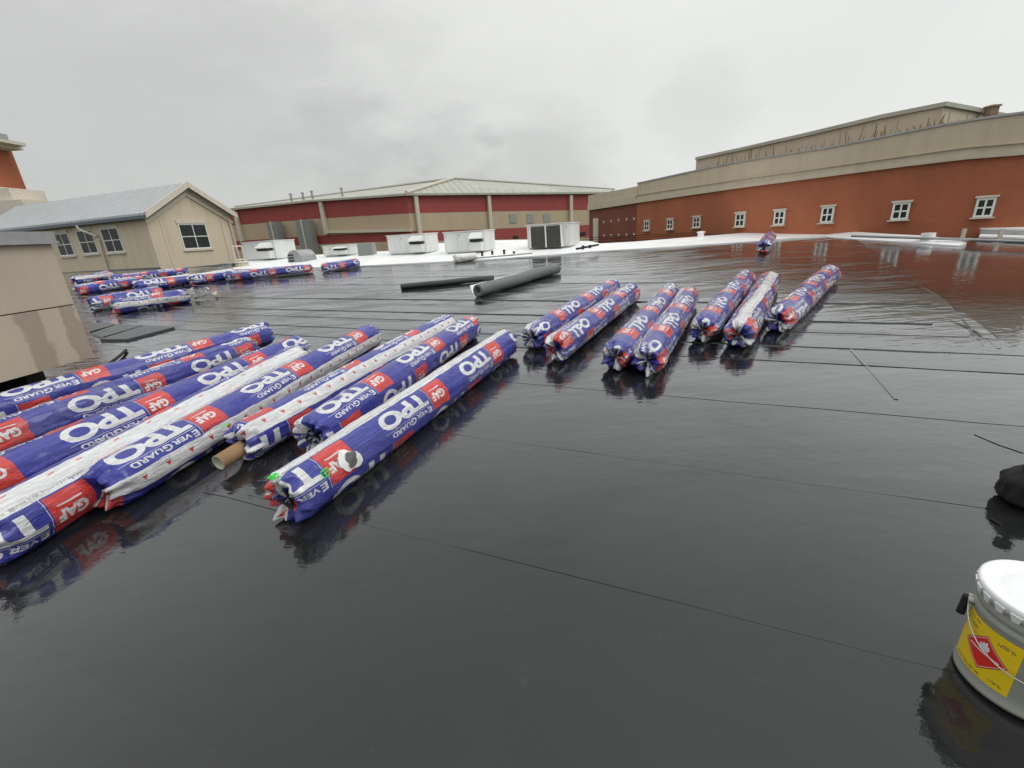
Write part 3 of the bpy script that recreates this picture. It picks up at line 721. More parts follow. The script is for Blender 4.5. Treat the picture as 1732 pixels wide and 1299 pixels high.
# damp drips run down the face from the joint
for (ua, ub, w_, zl) in ((45, 75, .085, 0), (112, 150, .07, 0), (128, 156, .03, 0)):
    pass
mB = MatB('beige stucco with damp drips')
spb = mB.n('ShaderNodeSeparateXYZ'); mB.l(mB.co.outputs['Object'], spb.inputs[0])
xw = mB.math('ADD', mB.math('MULTIPLY', mB.math('SUBTRACT', spb.outputs[0], float(fB.a[0])), float(fB.ex[0])), mB.math('MULTIPLY', mB.math('SUBTRACT', spb.outputs[1], float(fB.a[1])), float(fB.ex[1])))
warp = mB.math('MULTIPLY', mB.math('SUBTRACT', mB.noise(mB.mapped((1, 1, .6)), 3.2, 5, .65), .5), .34)
acc = None
for (u, v, hw, u2, v2) in ((50, 545, .11, 0, 0), (78, 600, .07, 0, 0), (112, 540, .06, 0, 0), (140, 580, .055, 0, 0)):
    x_, z_ = fB.hit(u, v); zt_ = zj+.02 if v < 590 else zj-.15
    dist = mB.math('ABSOLUTE', mB.math('ADD', mB.math('SUBTRACT', xw, x_), warp))
    k = mB.math('MULTIPLY', mB.math('SUBTRACT', hw, dist), 40.0, True)
    k = mB.math('MULTIPLY', k, mB.math('MULTIPLY', mB.math('SUBTRACT', zt_, spb.outputs[2]), 30.0, True))
    acc = k if acc is None else mB.math('MAXIMUM', acc, k)
f_ = mB.noise(mB.mapped(), 70, 4, .6)
cb0 = mB.ramp(mB.noise(mB.mapped((1.6, 1.6, .5)), 1.6, 6, .6, .3), [(.3, (.50, .425, .335)), (.7, (.44, .37, .29))])
cb1 = mB.mix(mB.math('MULTIPLY', acc, .85), cb0, (.335, .262, .215))
mB.l(mB.mix(1.0, cb1, mB.ramp(f_, [(.3, .93), (.7, 1.05)]), 'MULTIPLY'), mB.b.inputs['Base Color']); mB.b.inputs['Roughness'].default_value = .85; mB.bump(f_, .25, .004)
for o_ in boxt.children:
    if 'panel' in o_.name and 'joint' not in o_.name: o_.data.materials[0] = mB.m
rebase(boxt, (cR[0], cR[1], roofz(*cR)))

# ------------------------------------------------------------------ printed wrap texture (drawn here, pixel by pixel, from outlines of letters)
def text_tris(s, bold=.0):
    cu = bpy.data.curves.new('t', 'FONT'); cu.body = s; cu.size = 1.0; cu.offset = bold; cu.resolution_u = 4
    o = bpy.data.objects.new('t', cu); C.objects.link(o)
    dg = bpy.context.evaluated_depsgraph_get(); me = o.evaluated_get(dg).to_mesh(); me.calc_loop_triangles()
    co = np.array([v.co[:2] for v in me.vertices]); tr = np.array([t.vertices[:] for t in me.loop_triangles])
    r = co[tr]; o.evaluated_get(dg).to_mesh_clear(); bpy.data.objects.remove(o); bpy.data.curves.remove(cu)
    mn = r.reshape(-1, 2).min(0); mx = r.reshape(-1, 2).max(0); return (r-mn)/(mx-mn), (mx-mn)
def raster(img, tri, col):
    """tri in pixel coordinates (N,3,2), y up"""
    Hh, Ww = img.shape[:2]
    for t in tri:
        x0, y0 = np.floor(t.min(0)).astype(int); x1, y1 = np.ceil(t.max(0)).astype(int)
        x0, y0 = max(x0, 0), max(y0, 0); x1, y1 = min(x1, Ww-1), min(y1, Hh-1)
        if x1 < x0 or y1 < y0: continue
        X, Y = np.meshgrid(np.arange(x0, x1+1)+.5, np.arange(y0, y1+1)+.5)
        a, b_, c = t; s = (b_[0]-a[0])*(c[1]-a[1])-(b_[1]-a[1])*(c[0]-a[0])
        if abs(s) < 1e-9: continue
        w0 = ((b_[0]-X)*(c[1]-Y)-(b_[1]-Y)*(c[0]-X))/s; w1 = ((c[0]-X)*(a[1]-Y)-(c[1]-Y)*(a[0]-X))/s; w2 = 1-w0-w1
        m_ = (w0 >= -1e-6) & (w1 >= -1e-6) & (w2 >= -1e-6); img[y0:y1+1, x0:x1+1][m_] = col
def put(img, s, x, y, w_, h, col, bold=.03):
    tr, _ = text_tris(s, bold); raster(img, tr*np.array([w_, h])+np.array([x, y]), col)
def rect(img, x0, y0, x1, y1, col):
    if x1 > 0 and y1 > 0: img[int(max(0, y0)):int(y1), int(max(0, x0)):int(x1)] = col
TW, TH = 4096, 1280
BLUE = np.array([.019, .026, .33]); REDC = np.array([.68, .035, .030]); WH = np.array([.78, .79, .80]); GY = np.array([.42, .42, .42])
def wrap_image():
    img = np.zeros((TH, TW, 3)); img[:] = BLUE
    S = TW/3.05; V = TH/.91; cell = TW/3
    def row(v0, v1, off):
        y0, y1 = v0*TH, v1*TH; hh = y1-y0
        for k in range(-1, 4):
            x = (k+off)*cell
            rect(img, x, y0+.04*hh, x+.215*S, y1-.02*hh, REDC)
            put(img, 'GAF', x+.045*S, y0+.42*hh, .15*S, .30*hh, WH, .05)
            rect(img, x+.06*S, y0+.30*hh, x+.18*S, y0+.335*hh, WH)
            rect(img, x+.222*S, y0, x+.226*S, y1, WH*.9)
            put(img, 'TPO', x+.245*S, y0+.10*hh, .50*S, .56*hh, WH, .045)
            h = .17*hh; yy = y0+.75*hh
            put(img, 'E', x+.245*S, yy, .043*S, h*1.15, WH, .03); put(img, 'VER', x+.297*S, yy, .128*S, h*.85, WH, .03)
            put(img, 'G', x+.434*S, yy, .058*S, h*1.15, WH, .03); put(img, 'UARD', x+.501*S, yy, .195*S, h*.85, WH, .03)
            rect(img, x+.245*S, y0+.695*hh, x+.745*S, y0+.71*hh, WH*.8)
    # rows wrap round the roll; stripes lie between them
    row(.14, .385, .0); row(.385, .63, .47); row(.755, 1.0, .25)
    rect(img, 0, 0, TW, .14*TH, WH); rect(img, 0, .63*TH, TW, .755*TH, WH)
    rg = random.Random(4)
    x = 0
    while x < TW:                                     # small print: rows of illegible ticks
        wv = rg.uniform(3, 9)
        if rg.random() < .8: rect(img, x, .112*TH, x+wv, (.112+rg.choice((.008, .012, .018)))*TH, GY*.7)
        x += wv+rg.uniform(3, 7)
    x = 0
    while x < TW:
        for rw in range(6):
            y = (.645+rw*.017)*TH; xx = x+90
            while xx < min(x+190, TW-4):
                wv = rg.uniform(3, 10); rect(img, xx, y, xx+wv, y+5, GY); xx += wv+rg.uniform(3, 6)
        cxp = x+45; t = np.array([[[cxp-26, .668*TH], [cxp+26, .668*TH], [cxp, .668*TH+44]]]); raster(img, t, REDC*.9)
        rect(img, cxp-24, .655*TH, cxp+24, .662*TH, GY)
        x += 214
    for x in range(60, TW, 300): rect(img, x, .028*TH, x+46, .036*TH, REDC); 
    # 2x2 box filter
    return img
arr = wrap_image()
arr = .25*(arr[0::2, 0::2]+arr[1::2, 0::2]+arr[0::2, 1::2]+arr[1::2, 1::2])
def make_image(name, arr):
    h, w_ = arr.shape[:2]; im = bpy.data.images.new(name, w_, h, float_buffer=False)
    im.colorspace_settings.name = 'sRGB'
    a = np.where(arr <= .0031308, arr*12.92, 1.055*np.power(np.maximum(arr, 1e-6), 1/2.4)-.055)
    px_ = np.ones((h, w_, 4), np.float32); px_[..., :3] = a; im.pixels.foreach_set(px_.ravel()); im.update(); im.pack(); return im
WRAP = make_image('printed_wrap', arr)
def wrap_mat(name, dirt, dull, warp):
    m = MatB(name)
    tx = m.n('ShaderNodeTexImage'); tx.image = WRAP; tx.extension = 'REPEAT'; uv = m.n('ShaderNodeUVMap')
    mpd = m.n('ShaderNodeMapping'); mpd.inputs['Scale'].default_value = (7, 3, 1); m.l(uv.outputs[0], mpd.inputs[0])
    nd = m.n('ShaderNodeTexNoise'); nd.inputs['Scale'].default_value = 2.0; nd.inputs['Detail'].default_value = 3; m.l(mpd.outputs[0], nd.inputs['Vector'])
    vs_ = m.n('ShaderNodeVectorMath', operation='SUBTRACT'); m.l(nd.outputs['Color'], vs_.inputs[0]); vs_.inputs[1].default_value = (.5, .5, .5)
    vm_ = m.n('ShaderNodeVectorMath', operation='MULTIPLY'); m.l(vs_.outputs[0], vm_.inputs[0]); vm_.inputs[1].default_value = (warp*.5, warp*2, 0)
    va_ = m.n('ShaderNodeVectorMath', operation='ADD'); m.l(uv.outputs[0], va_.inputs[0]); m.l(vm_.outputs[0], va_.inputs[1]); m.l(va_.outputs[0], tx.inputs[0])
    c = tx.outputs[0]
    nz = m.noise(m.mapped(), 4, 6, .65)
    c = m.mix(m.ramp(nz, [(.45, 0.0), (.8, dirt)]), c, (.30, .31, .36))
    m.l(c, m.b.inputs['Base Color'])
    m.l(m.ramp(m.noise(m.mapped(), 9, 4), [(.35, .22), (.7, .45)]), m.b.inputs['Roughness'])
    m.b.inputs['Coat Weight'].default_value = .7; m.b.inputs['Coat Roughness'].default_value = .08
    mp_ = m.n('ShaderNodeMapping'); mp_.inputs['Scale'].default_value = (9, 16, 1); m.l(uv.outputs[0], mp_.inputs[0])
    h1 = m.noise(mp_.outputs[0], 2.2, 5, .6, 1.2)
    rid = m.math('ABSOLUTE', m.math('SUBTRACT', h1, .5))
    m.bump(rid, .8, dull)
    return m.m
M_WRAP = wrap_mat('printed plastic wrap', .14, .06, .018)
M_WRAP2 = wrap_mat('printed plastic wrap loose', .35, .07, .04)

# ------------------------------------------------------------------ membrane rolls
def vnoise(x, y, px_, py_, seed):
    """value noise, periodic in y with period py_"""
    g = np.random.default_rng(seed).random((px_+2, py_)); xi = np.floor(x).astype(int) % px_; yi = np.floor(y).astype(int)
    fx = x-np.floor(x); fy = y-np.floor(y); fx = fx*fx*(3-2*fx); fy = fy*fy*(3-2*fy)
    a = g[xi, yi % py_]; b_ = g[xi+1, yi % py_]; c = g[xi, (yi+1) % py_]; d = g[xi+1, (yi+1) % py_]
    return (a*(1-fx)+b_*fx)*(1-fy)+(c*(1-fx)+d*fx)*fy-.5
def on_roll(g, s, ph, lift=.006):
    """point on the roll: s metres from the printed start, ph radians from the top"""
    p = g['start']+g['t']*s+(math.cos(ph)*g['up']+math.sin(ph)*g['sd'])*(g['r']*1.02+lift); return p
def find(g, u, v):
    """(s, phi) of the roll's point that shows at a pixel"""
    r_ = ray(u, v); best = None
    for s in np.linspace(0, g['L'], 120):
        for ph in np.linspace(-1.2, 2.8, 90):
            p = on_roll(g, s, ph); d = p-np.array([0, 0, H]); n = math.cos(ph)*g['up']+math.sin(ph)*g['sd']
            if n@d > 0: continue
            c = M.T@d; e = (866+F*c[0]/c[2]-u)**2+(649.5+F*c[1]/c[2]-v)**2
            if best is None or e < best[0]: best = (e, s, ph)
    return best[1], best[2]
roll_seed = [100]
def make_roll(c0, c1, r, v0, uoff, label, near_to_far, wr=1.0, mat=M_WRAP, group='wrapped membrane rolls lying on the roof', NA=72, NS=150, tail=(.10, .10), droop=0.0, rim=.64, core=None, band=False, closed=False):
    """c0 near end centre, c1 far end centre; the print reads from t0 to t1"""
    roll_seed[0] += 1; sd_ = roll_seed[0]
    t = np.array(c1)-np.array(c0) if near_to_far else np.array(c0)-np.array(c1)
    start = np.array(c0) if near_to_far else np.array(c1)
    L = np.linalg.norm(t); t = t/L
    up = np.array([0, 0, 1.0]); up -= t*(t@up); up /= np.linalg.norm(up); sdv = np.cross(up, t)
    e0 = tail[0] if near_to_far else tail[1]; e1 = tail[1] if near_to_far else tail[0]
    # stations: sunk cap, folded end, body, folded end, sunk cap   (s, radius factor, crumple)
    sA = []
    for k in range(6): sA.append((.05*(1-k/5.0)+.0, .06+(rim-.02-.06)*k/5.0, 1.0, -1))
    nb_ = 12
    for k in range(nb_+1):
        f = k/nb_; sA.append((e0*f, rim+(1-rim)*math.sin(f*math.pi/2)**.75, (1-f)**1.1, 0))
    sB = [(e0+(L-e0-e1)*k/NS, 1.0, 0.0, 1) for k in range(NS+1)]
    sC = [(L-a, b_, c, d) for a, b_, c, d in reversed([(x[0]*(e1/e0) if x[3] == 0 else x[0], x[1], x[2], x[3]) for x in sA])]
    phi = np.arange(NA)/NA*2*math.pi; root = None; folds = []
    wob = np.random.default_rng(sd_).uniform(-1, 1, 12)
    def ring(s, rf, cr, kind):
        S = np.full(NA, s/L*14.0); y = phi/(2*math.pi)
        # long lengthwise creases, diagonal wrinkles, small crinkle
        d = vnoise(S*.35+3, y*26, 40, 26, sd_)*.050
        d = d+vnoise(S*.9+y*8, y*14, 60, 14, sd_+50)*.045
        rid = np.abs(vnoise(S*2.4+y*11, y*20, 90, 20, sd_+90)); d = d+(.12-rid)*.075; d = d+vnoise(S*.22+5, y*5, 30, 5, sd_+11)*.07
        rad = r*(1+d*wr)*(rf)
        fold = np.sin(phi*5+wob[0]*3)*.5+np.sin(phi*9+wob[1]*6)*.45+np.sin(phi*13+wob[2]*6)*.35+vnoise(S*0+s*30, y*22, 60, 22, sd_+7)*1.6
        rad = rad*(1+fold*.12*cr*wr*(1 if rf > .3 else .5))
        off = fold*.022*cr*(1 if kind != 1 else 0)
        bend = droop*((s/L-.5)**2-.25)
        cx_ = start+t*s+sdv*(wob[3]*.012*math.sin(s*2.1+wob[4]*3))+up*bend
        # flattened where it rests
        cs, sn = np.cos(phi), np.sin(phi); zz = rad*cs; zz = np.maximum(zz, -r*.965)
        return cx_[None, :]+zz[:, None]*up+(rad*sn)[:, None]*sdv+(off*(1 if s < L/2 else -1)*-1.0)[:, None]*t
    twist = np.random.default_rng(sd_+3).uniform(-1, 1)*(.05 if mat is M_WRAP else .12)
    sA_mid = lambda s: s/L-.5
    def grid(st, name, parent):
        R = np.array([ring(*x) for x in st]); n = len(st)
        # arc length along the profile for u
        prof = [(x[0], x[1]*r) for x in st]; al = [0.0]
        for i in range(1, n): al.append(al[-1]+math.hypot(prof[i][0]-prof[i-1][0], prof[i][1]-prof[i-1][1]))
        if st[0][3] == 1 and st[-1][3] == 1: uu = [(e0+a) for a in al]
        elif st[0][0] < L/2: uu = [e0-(al[-1]-a) for a in al]
        else: uu = [L-e1+a for a in al]
        verts = R.reshape(-1, 3); faces = []; uvs = []
        for i in range(n-1):
            for k in range(NA):
                k2 = (k+1) % NA
                faces.append((i*NA+k, i*NA+k2, (i+1)*NA+k2, (i+1)*NA+k))
                u0, u1 = uu[i]/3.05+uoff, uu[i+1]/3.05+uoff; tw = twist*(sA_mid(uu[i]-0)); tw2 = twist*(sA_mid(uu[i+1])); va, vb_ = v0+k/NA, v0+(k+1)/NA
                uvs += [(u0, va+tw), (u0, vb_+tw), (u1, vb_+tw2), (u1, va+tw2)]
        me = bpy.data.meshes.new(name); me.from_pydata(verts.tolist(), [], faces)
        ul = me.uv_layers.new(name='UVMap'); ul.data.foreach_set('uv', np.array(uvs, np.float32).ravel())
        me.polygons.foreach_set('use_smooth', [True]*len(me.polygons)); me.update()
        me.flip_normals() if False else None
        return link(name, me, mat, parent)
    root = empty('membrane_roll', label, 'membrane roll', group)
    grid(sB, 'printed_wrap', root)
    grid(sA, 'end_fold', root); grid(sC, 'end_fold', root)
    for which, s0, sg in (('a', .012, 1), ('b', L-.012, -1)):
        b = bmesh.new(); cc = start+t*s0+0*t; vs = [b.verts.new(tuple(cc+(math.cos(a)*up+math.sin(a)*sdv)*r*.33*(1+.25*math.sin(a*3+sd_)))) for a in np.arange(18)/18*6.283]
        v2 = [b.verts.new(tuple(cc+t*sg*.06+(math.cos(a)*up+math.sin(a)*sdv)*r*.2)) for a in np.arange(18)/18*6.283]
        b.faces.new(v2)
        for i in range(18): b.faces.new([vs[i], vs[(i+1) % 18], v2[(i+1) % 18], v2[i]])
        obj('end_hole', b, M_DARK, root)
    base = (np.array(c0)+np.array(c1))/2-up*r
    root['_r'] = r
    return root, dict(start=start, t=t, up=up, sd=sdv, L=L, r=r)
def place(pa, pb, r, lift=0.0, length=None):
    a, b_ = P(*pa, h=r*.96+lift), P(*pb, h=r*.96+lift)
    if length:
        m_ = (a+b_)/2; d = (b_-a)/np.linalg.norm(b_-a); a, b_ = m_-d*length/2, m_+d*length/2
    return a, b_
ROWS = ((.14, .385, .0), (.385, .63, .47), (.755, 1.0, .25))
def roll(pa, pb, v0, uoff, label, n2f, r=.15, lift=0.0, length=None, red=None, **kw):
    a, b_ = place(pa, pb, r, lift, length)
    if red:                                            # slide the print so that a red field shows where it does
        t = (b_-a) if n2f else (a-b_); st = a if n2f else b_; L = np.linalg.norm(t); t = t/L
        up = np.array([0, 0, 1.0]); up -= t*(t@up); up /= np.linalg.norm(up)
        s_, ph_ = find(dict(start=st, t=t, up=up, sd=np.cross(up, t), L=L, r=r), *red)
        vv = (v0+ph_/(2*math.pi)) % 1.0; off = [o for lo, hi, o in ROWS if lo-.03 <= vv <= hi+.03]
        off = off[0] if off else 0.0
        uoff = (off/3+.108/3.05)-s_/3.05
    o, g = make_roll(a, b_, r, v0, uoff, label, n2f, **kw)
    bs = (a+b_)/2; rebase(o, (bs[0], bs[1], bs[2]-r)); del o['_r']; return o, g
GL = 'rolls lying side by side in the left foreground'; GR = 'rolls lying loosely apart on the right'; GF = 'rolls lying by the tan house'
rA, gA = roll((478, 848), (858, 578), .10, .08, 'nearest roll on the right of the left row, white stripe up and torn red patch', False, red=(739, 655), group=GL, r=.152, tail=(.07, .12), rim=.80)
roll((525, 742), (797, 552), .20, .31, 'roll with smooth rounded blue end tucked behind the nearest roll', False, red=(649, 646), group=GL, r=.15, tail=(.06, .1), rim=.84, wr=.8)
r3, g3 = roll((402, 752), (760, 548), .545, .12, 'roll with brown cardboard core sticking out of its near end', False, red=(602, 617), group=GL, r=.145, tail=(.1, .1))
roll((163, 832), (630, 566), .43, .0, 'roll whose crumpled near end lies between white striped roll and cardboard core', False, red=(357, 706), group=GL, r=.155, tail=(.16, .12), wr=1.2)
roll((-50, 925), (508, 606), -.02, .05, 'roll with broad white stripe running into the left edge of the picture', False, red=(110, 825), group=GL, r=.165, tail=(.12, .1))
roll((-90, 853), (512, 586), .37, .2, 'blue roll directly behind the broad white striped one, large lettering', False, red=(277, 686), group=GL, r=.155, tail=(.1, .1), wr=1.2)
roll((-90, 778), (425, 588), .30, .43, 'third roll from the back of the left row, red patch near its far end', False, red=(266, 662), group=GL, r=.15, wr=1.6, mat=M_WRAP2)
roll((-80, 718), (455, 563), .20, .62, 'rearmost roll of the left row, by the raised beige box', False, red=(57, 680), group=GL, r=.15, wr=1.2)
# right hand rolls, print reads from near to far
roll((897, 572), (1036, 485), .56, .02, 'left roll of the leftmost pair on the right side', True, red=(982, 519), group=GR, r=.148, tail=(.12, .08), wr=1.3, mat=M_WRAP2)
roll((938, 592), (1068, 494), .56, .06, 'right roll of the leftmost pair, its near end nearer the viewer', True, red=(1014, 528), group=GR, r=.150, tail=(.14, .08), wr=1.3, mat=M_WRAP2)
roll((1040, 606), (1134, 494), .55, .06, 'left roll of the middle pair with dark crumpled near end', True, group=GR, r=.145, tail=(.14, .1), wr=1.5, mat=M_WRAP2)
roll((1096, 612), (1165, 499), .56, .05, 'right roll of the middle pair, nearest of the right hand rolls', True, red=(1118, 553), group=GR, r=.148, tail=(.14, .1), wr=1.5, mat=M_WRAP2)
roll((1186, 560), (1262, 471), .50, .3, 'roll with baggy white and red near end, left of the white striped one', True, red=(1232, 507), group=GR, r=.148, tail=(.2, .1), wr=1.7, mat=M_WRAP2)
roll((1250, 568), (1302, 474), .10, .07, 'roll with a white stripe along its top between two printed rolls', True, group=GR, r=.150, tail=(.12, .1), wr=1.3, mat=M_WRAP2)
roll((1314, 543), (1405, 463), .50, .34, 'rightmost roll of the loose row, crumpled near end', True, red=(1334, 522), group=GR, r=.148, tail=(.16, .12), wr=1.6, mat=M_WRAP2)
# rolls by the house
FR = [((126, 476), (186, 464), .5, .1, False, 'far short looking roll half hidden behind the beige box, closest to the house'),
      ((186, 474), (318, 460), .22, .3, False, 'long roll lying right along the foot of the house wall'),
      ((128, 492), (242, 474), .22, .0, False, 'roll with big lettering just behind the two rolls nearest the box'),
      ((228, 486), (322, 472), .06, .2, False, 'roll with white top behind the roll with torn white end'),
      ((152, 516), (272, 494), .30, .15, False, 'left roll of the nearest pair by the beige box, white lettering on top'),
      ((190, 520), (318, 500), .45, .35, False, 'right roll of the nearest pair by the box, ending in torn white plastic'),
      ((322, 474), (398, 462), .0, .1, False, 'white topped roll in the middle of the line by the house'),
      ((384, 468), (528, 455), .25, .5, False, 'longest roll of the line, just left of the white gap'),
      ((545, 454), (606, 445), .25, .0, False, 'last roll at the right end of the far line')]
for pa, pb, v0, uo, n2f, lb in FR:
    roll(pa, pb, v0, uo, lb, n2f, group=GF, r=.15 if pb[0] > 500 else .16, NA=40, NS=60, tail=(.1, .1), wr=1.4, mat=M_WRAP2)
roll((1292, 418), (1302, 401), .4, .1, 'lone roll far off at the edge of the white membrane, seen end on', True, group=GR, r=.16, NA=32, NS=50, tail=(.12, .1), wr=1.5, mat=M_WRAP2)
# torn white plastic at the end of a far roll
b = bmesh.new(); q = P(330, 498, .15); rt_ = random.Random(2)
for k in range(26):
    a = q+np.array([rt_.uniform(-.45, .35), rt_.uniform(-.25, .25), rt_.uniform(-.13, .14)])
    bmesh.ops.create_cone
    pts = [a+np.array([rt_.uniform(-.16, .16), rt_.uniform(-.12, .12), rt_.uniform(-.08, .08)]) for _ in range(4)]
    b.faces.new([b.verts.new(tuple(p)) for p in pts[:3]]); b.faces.new([b.verts.new(tuple(p)) for p in (pts[1], pts[2], pts[3])])
bmesh.ops.solidify(b, geom=b.faces[:], thickness=.004)
tag(obj('plastic_scrap', b, M_TORNW), 'bunched torn white plastic at the end of the near far-left roll', 'plastic wrap')

# marks on the nearest roll: torn patch, green spray marks
def patch(g, root, cs, cph, ws, wph, mat, name, n=22, jag=.25, seed=1, lift=.004, th=.004):
    rg = random.Random(seed); b = bmesh.new(); rim = []; c = b.verts.new(tuple(on_roll(g, cs, cph, lift+.004)))
    for k in range(n):
        a = k/n*6.283; q = 1+jag*(1.2*math.sin(2*a+seed)+.8*math.sin(3*a+seed*2)+.6*math.sin(5*a+seed*3))+rg.uniform(-jag, jag)*.3; rim.append(b.verts.new(tuple(on_roll(g, cs+math.cos(a)*ws*q, cph+math.sin(a)*wph*q, lift))))
    for k in range(n): b.faces.new([c, rim[k], rim[(k+1) % n]])
    low_ = []
    o = obj(name, b, mat, root)
    o.matrix_parent_inverse = Matrix.Translation(-root.location); return o
s_, ph_ = find(gA, 593, 777); patch(gA, rA, s_, ph_, .075, .42, M_TORNW, 'torn_patch', n=40, jag=.13, seed=3); patch(gA, rA, s_-.01, ph_-.02, .045, .24, M_TORND, 'exposed_membrane', n=30, jag=.16, seed=5, lift=.010)
for (u, v, sd2) in ((550, 802, 8), (458, 826, 9)):
    s_, ph_ = find(gA, u, v)
    b = bmesh.new()
    pts = [on_roll(gA, s_+a*.024, ph_+c_*.12, .003) for a, c_ in ((-1, -1), (1, -1), (1, 1), (-.4, 1), (-1, -.2), (.6, -.1), (.2, .6))]
    tube(b, pts, .004, 5); o = obj('spray_mark', b, M_GREEN, rA); o.matrix_parent_inverse = Matrix.Translation(-rA.location)
s_, ph_ = find(g3, 386, 752)
b = bmesh.new(); pts = [on_roll(g3, s_+a*.03, ph_+c_*.12, .003) for a, c_ in ((0, -1), (0, 1), (.8, .5), (-.8, 1.1))]; tube(b, pts, .004, 5); o = obj('spray_mark', b, M_GREEN, r3); o.matrix_parent_inverse = Matrix.Translation(-r3.location)
# dark hollow at the nearest roll's end
# cardboard core of the third roll
ca = g3['start']+g3['t']*(g3['L']-.25)-g3['up']*.03; cb_ = g3['start']+g3['t']*(g3['L']+.16)-g3['up']*.045
b = bmesh.new(); R1, R2 = .052, .044; n = 28; rings = []
for c, rr2 in ((ca, R1), (cb_, R1), (cb_, R2), (cb_-g3['t']*.22, R2*.98)):
    rings.append([b.verts.new(tuple(c+(math.cos(a)*g3['up']+math.sin(a)*g3['sd'])*rr2)) for a in np.arange(n)/n*6.2832])
for i in range(3):
    for k in range(n):
        f = b.faces.new([rings[i][k], rings[i][(k+1) % n], rings[i+1][(k+1) % n], rings[i+1][k]]); f.material_index = 0 if i == 0 else 1
b.faces.new(rings[3])
o = obj('cardboard_core', b, [M_CARD, M_CARDIN], r3, smooth=True); o.matrix_parent_inverse = Matrix.Translation(-r3.location)

# ------------------------------------------------------------------ grey sleeve rolls
def hollow(pa, pb, r, hole, mat, label, lift=0.0):
    a, b_ = P(*pa, h=r), P(*pb, h=r); t = (b_-a)/np.linalg.norm(b_-a); up = np.array([0, 0, 1.0]); up -= t*(t@up); up /= np.linalg.norm(up); sdv = np.cross(up, t)
    bm_ = bmesh.new(); n = 36; rings = []
    NSg = 14
    prof = [(a+t*hole*3, hole), (a, hole), (a, r*.97)]+[(a+(b_-a)*k/NSg+t*(.01 if k == 0 else 0)+sdv*.02*math.sin(k*.8), r*(1+.015*math.sin(k*1.7))) for k in range(NSg+1)]+[(b_, hole), (b_-t*hole*3, hole)]
    for c, q in prof: rings.append([bm_.verts.new(tuple(c+(math.cos(x)*up+math.sin(x)*sdv)*q)) for x in np.arange(n)/n*6.2832])
    for i in range(len(rings)-1):
        for k in range(n): bm_.faces.new([rings[i][k], rings[i][(k+1) % n], rings[i+1][(k+1) % n], rings[i+1][k]])
    bm_.faces.new(rings[0]); bm_.faces.new(rings[-1])
    o = obj('foam_sleeve', bm_, mat, None, smooth=True); return tag(o, label, 'pipe')
hollow((808, 492), (940, 454), .115, .055, M_GREYROLL, 'thick grey hollow sleeve roll lying on the wet roof')
hollow((678, 485), (835, 470), .06, .025, M_BLKPIPE, 'thin dark pipe lying behind the thick grey sleeve')
ws = sheet('plastic_sheet', [(795, 484), (800, 500), (812, 498), (870, 474), (905, 462), (880, 462), (838, 472)], M_TORNW, .006, .006)
tag(ws, 'thin white sheet lying under the thick grey sleeve', 'plastic sheet')
# grey wrapped bundle near the units
a_, b_ = P(768, 438, .12), P(806, 434, .12)
o, g = make_roll(a_, b_, .13, .02, .0, 'small grey white bundle on the white membrane below the roof units', True, wr=1.8, mat=M_TORNW, NA=32, NS=30, tail=(.1, .1), group=None); o['category'] = 'bundle'; del o['_r']
o.name = 'wrapped_bundle'
# walkway pads
for k, (pts, lb) in enumerate(zip([[(150, 551), (180, 547), (197, 551), (153, 564)], [(155, 567), (200, 551), (243, 553), (175, 573)], [(170, 577), (246, 553), (296, 556), (216, 577)]], ['dark pad closest to the beige box, partly hidden', 'middle one of three dark pads lying beyond the left rolls', 'right one of three dark pads, widest in view'])):
    tag(sheet('walkway_pad', pts, M_BOARD, .02), lb, 'pad', 'dark pads beyond the rolls')
b = bmesh.new(); tube(b, [P(168, 626, .02), P(180, 618, .03), P(196, 607, .03), P(207, 598, .03), P(213, 592, .02)], .018, 8)
tag(obj('rubber_hose', b, M_BLACK), 'short black hose end between beige box and rolls', 'hose')

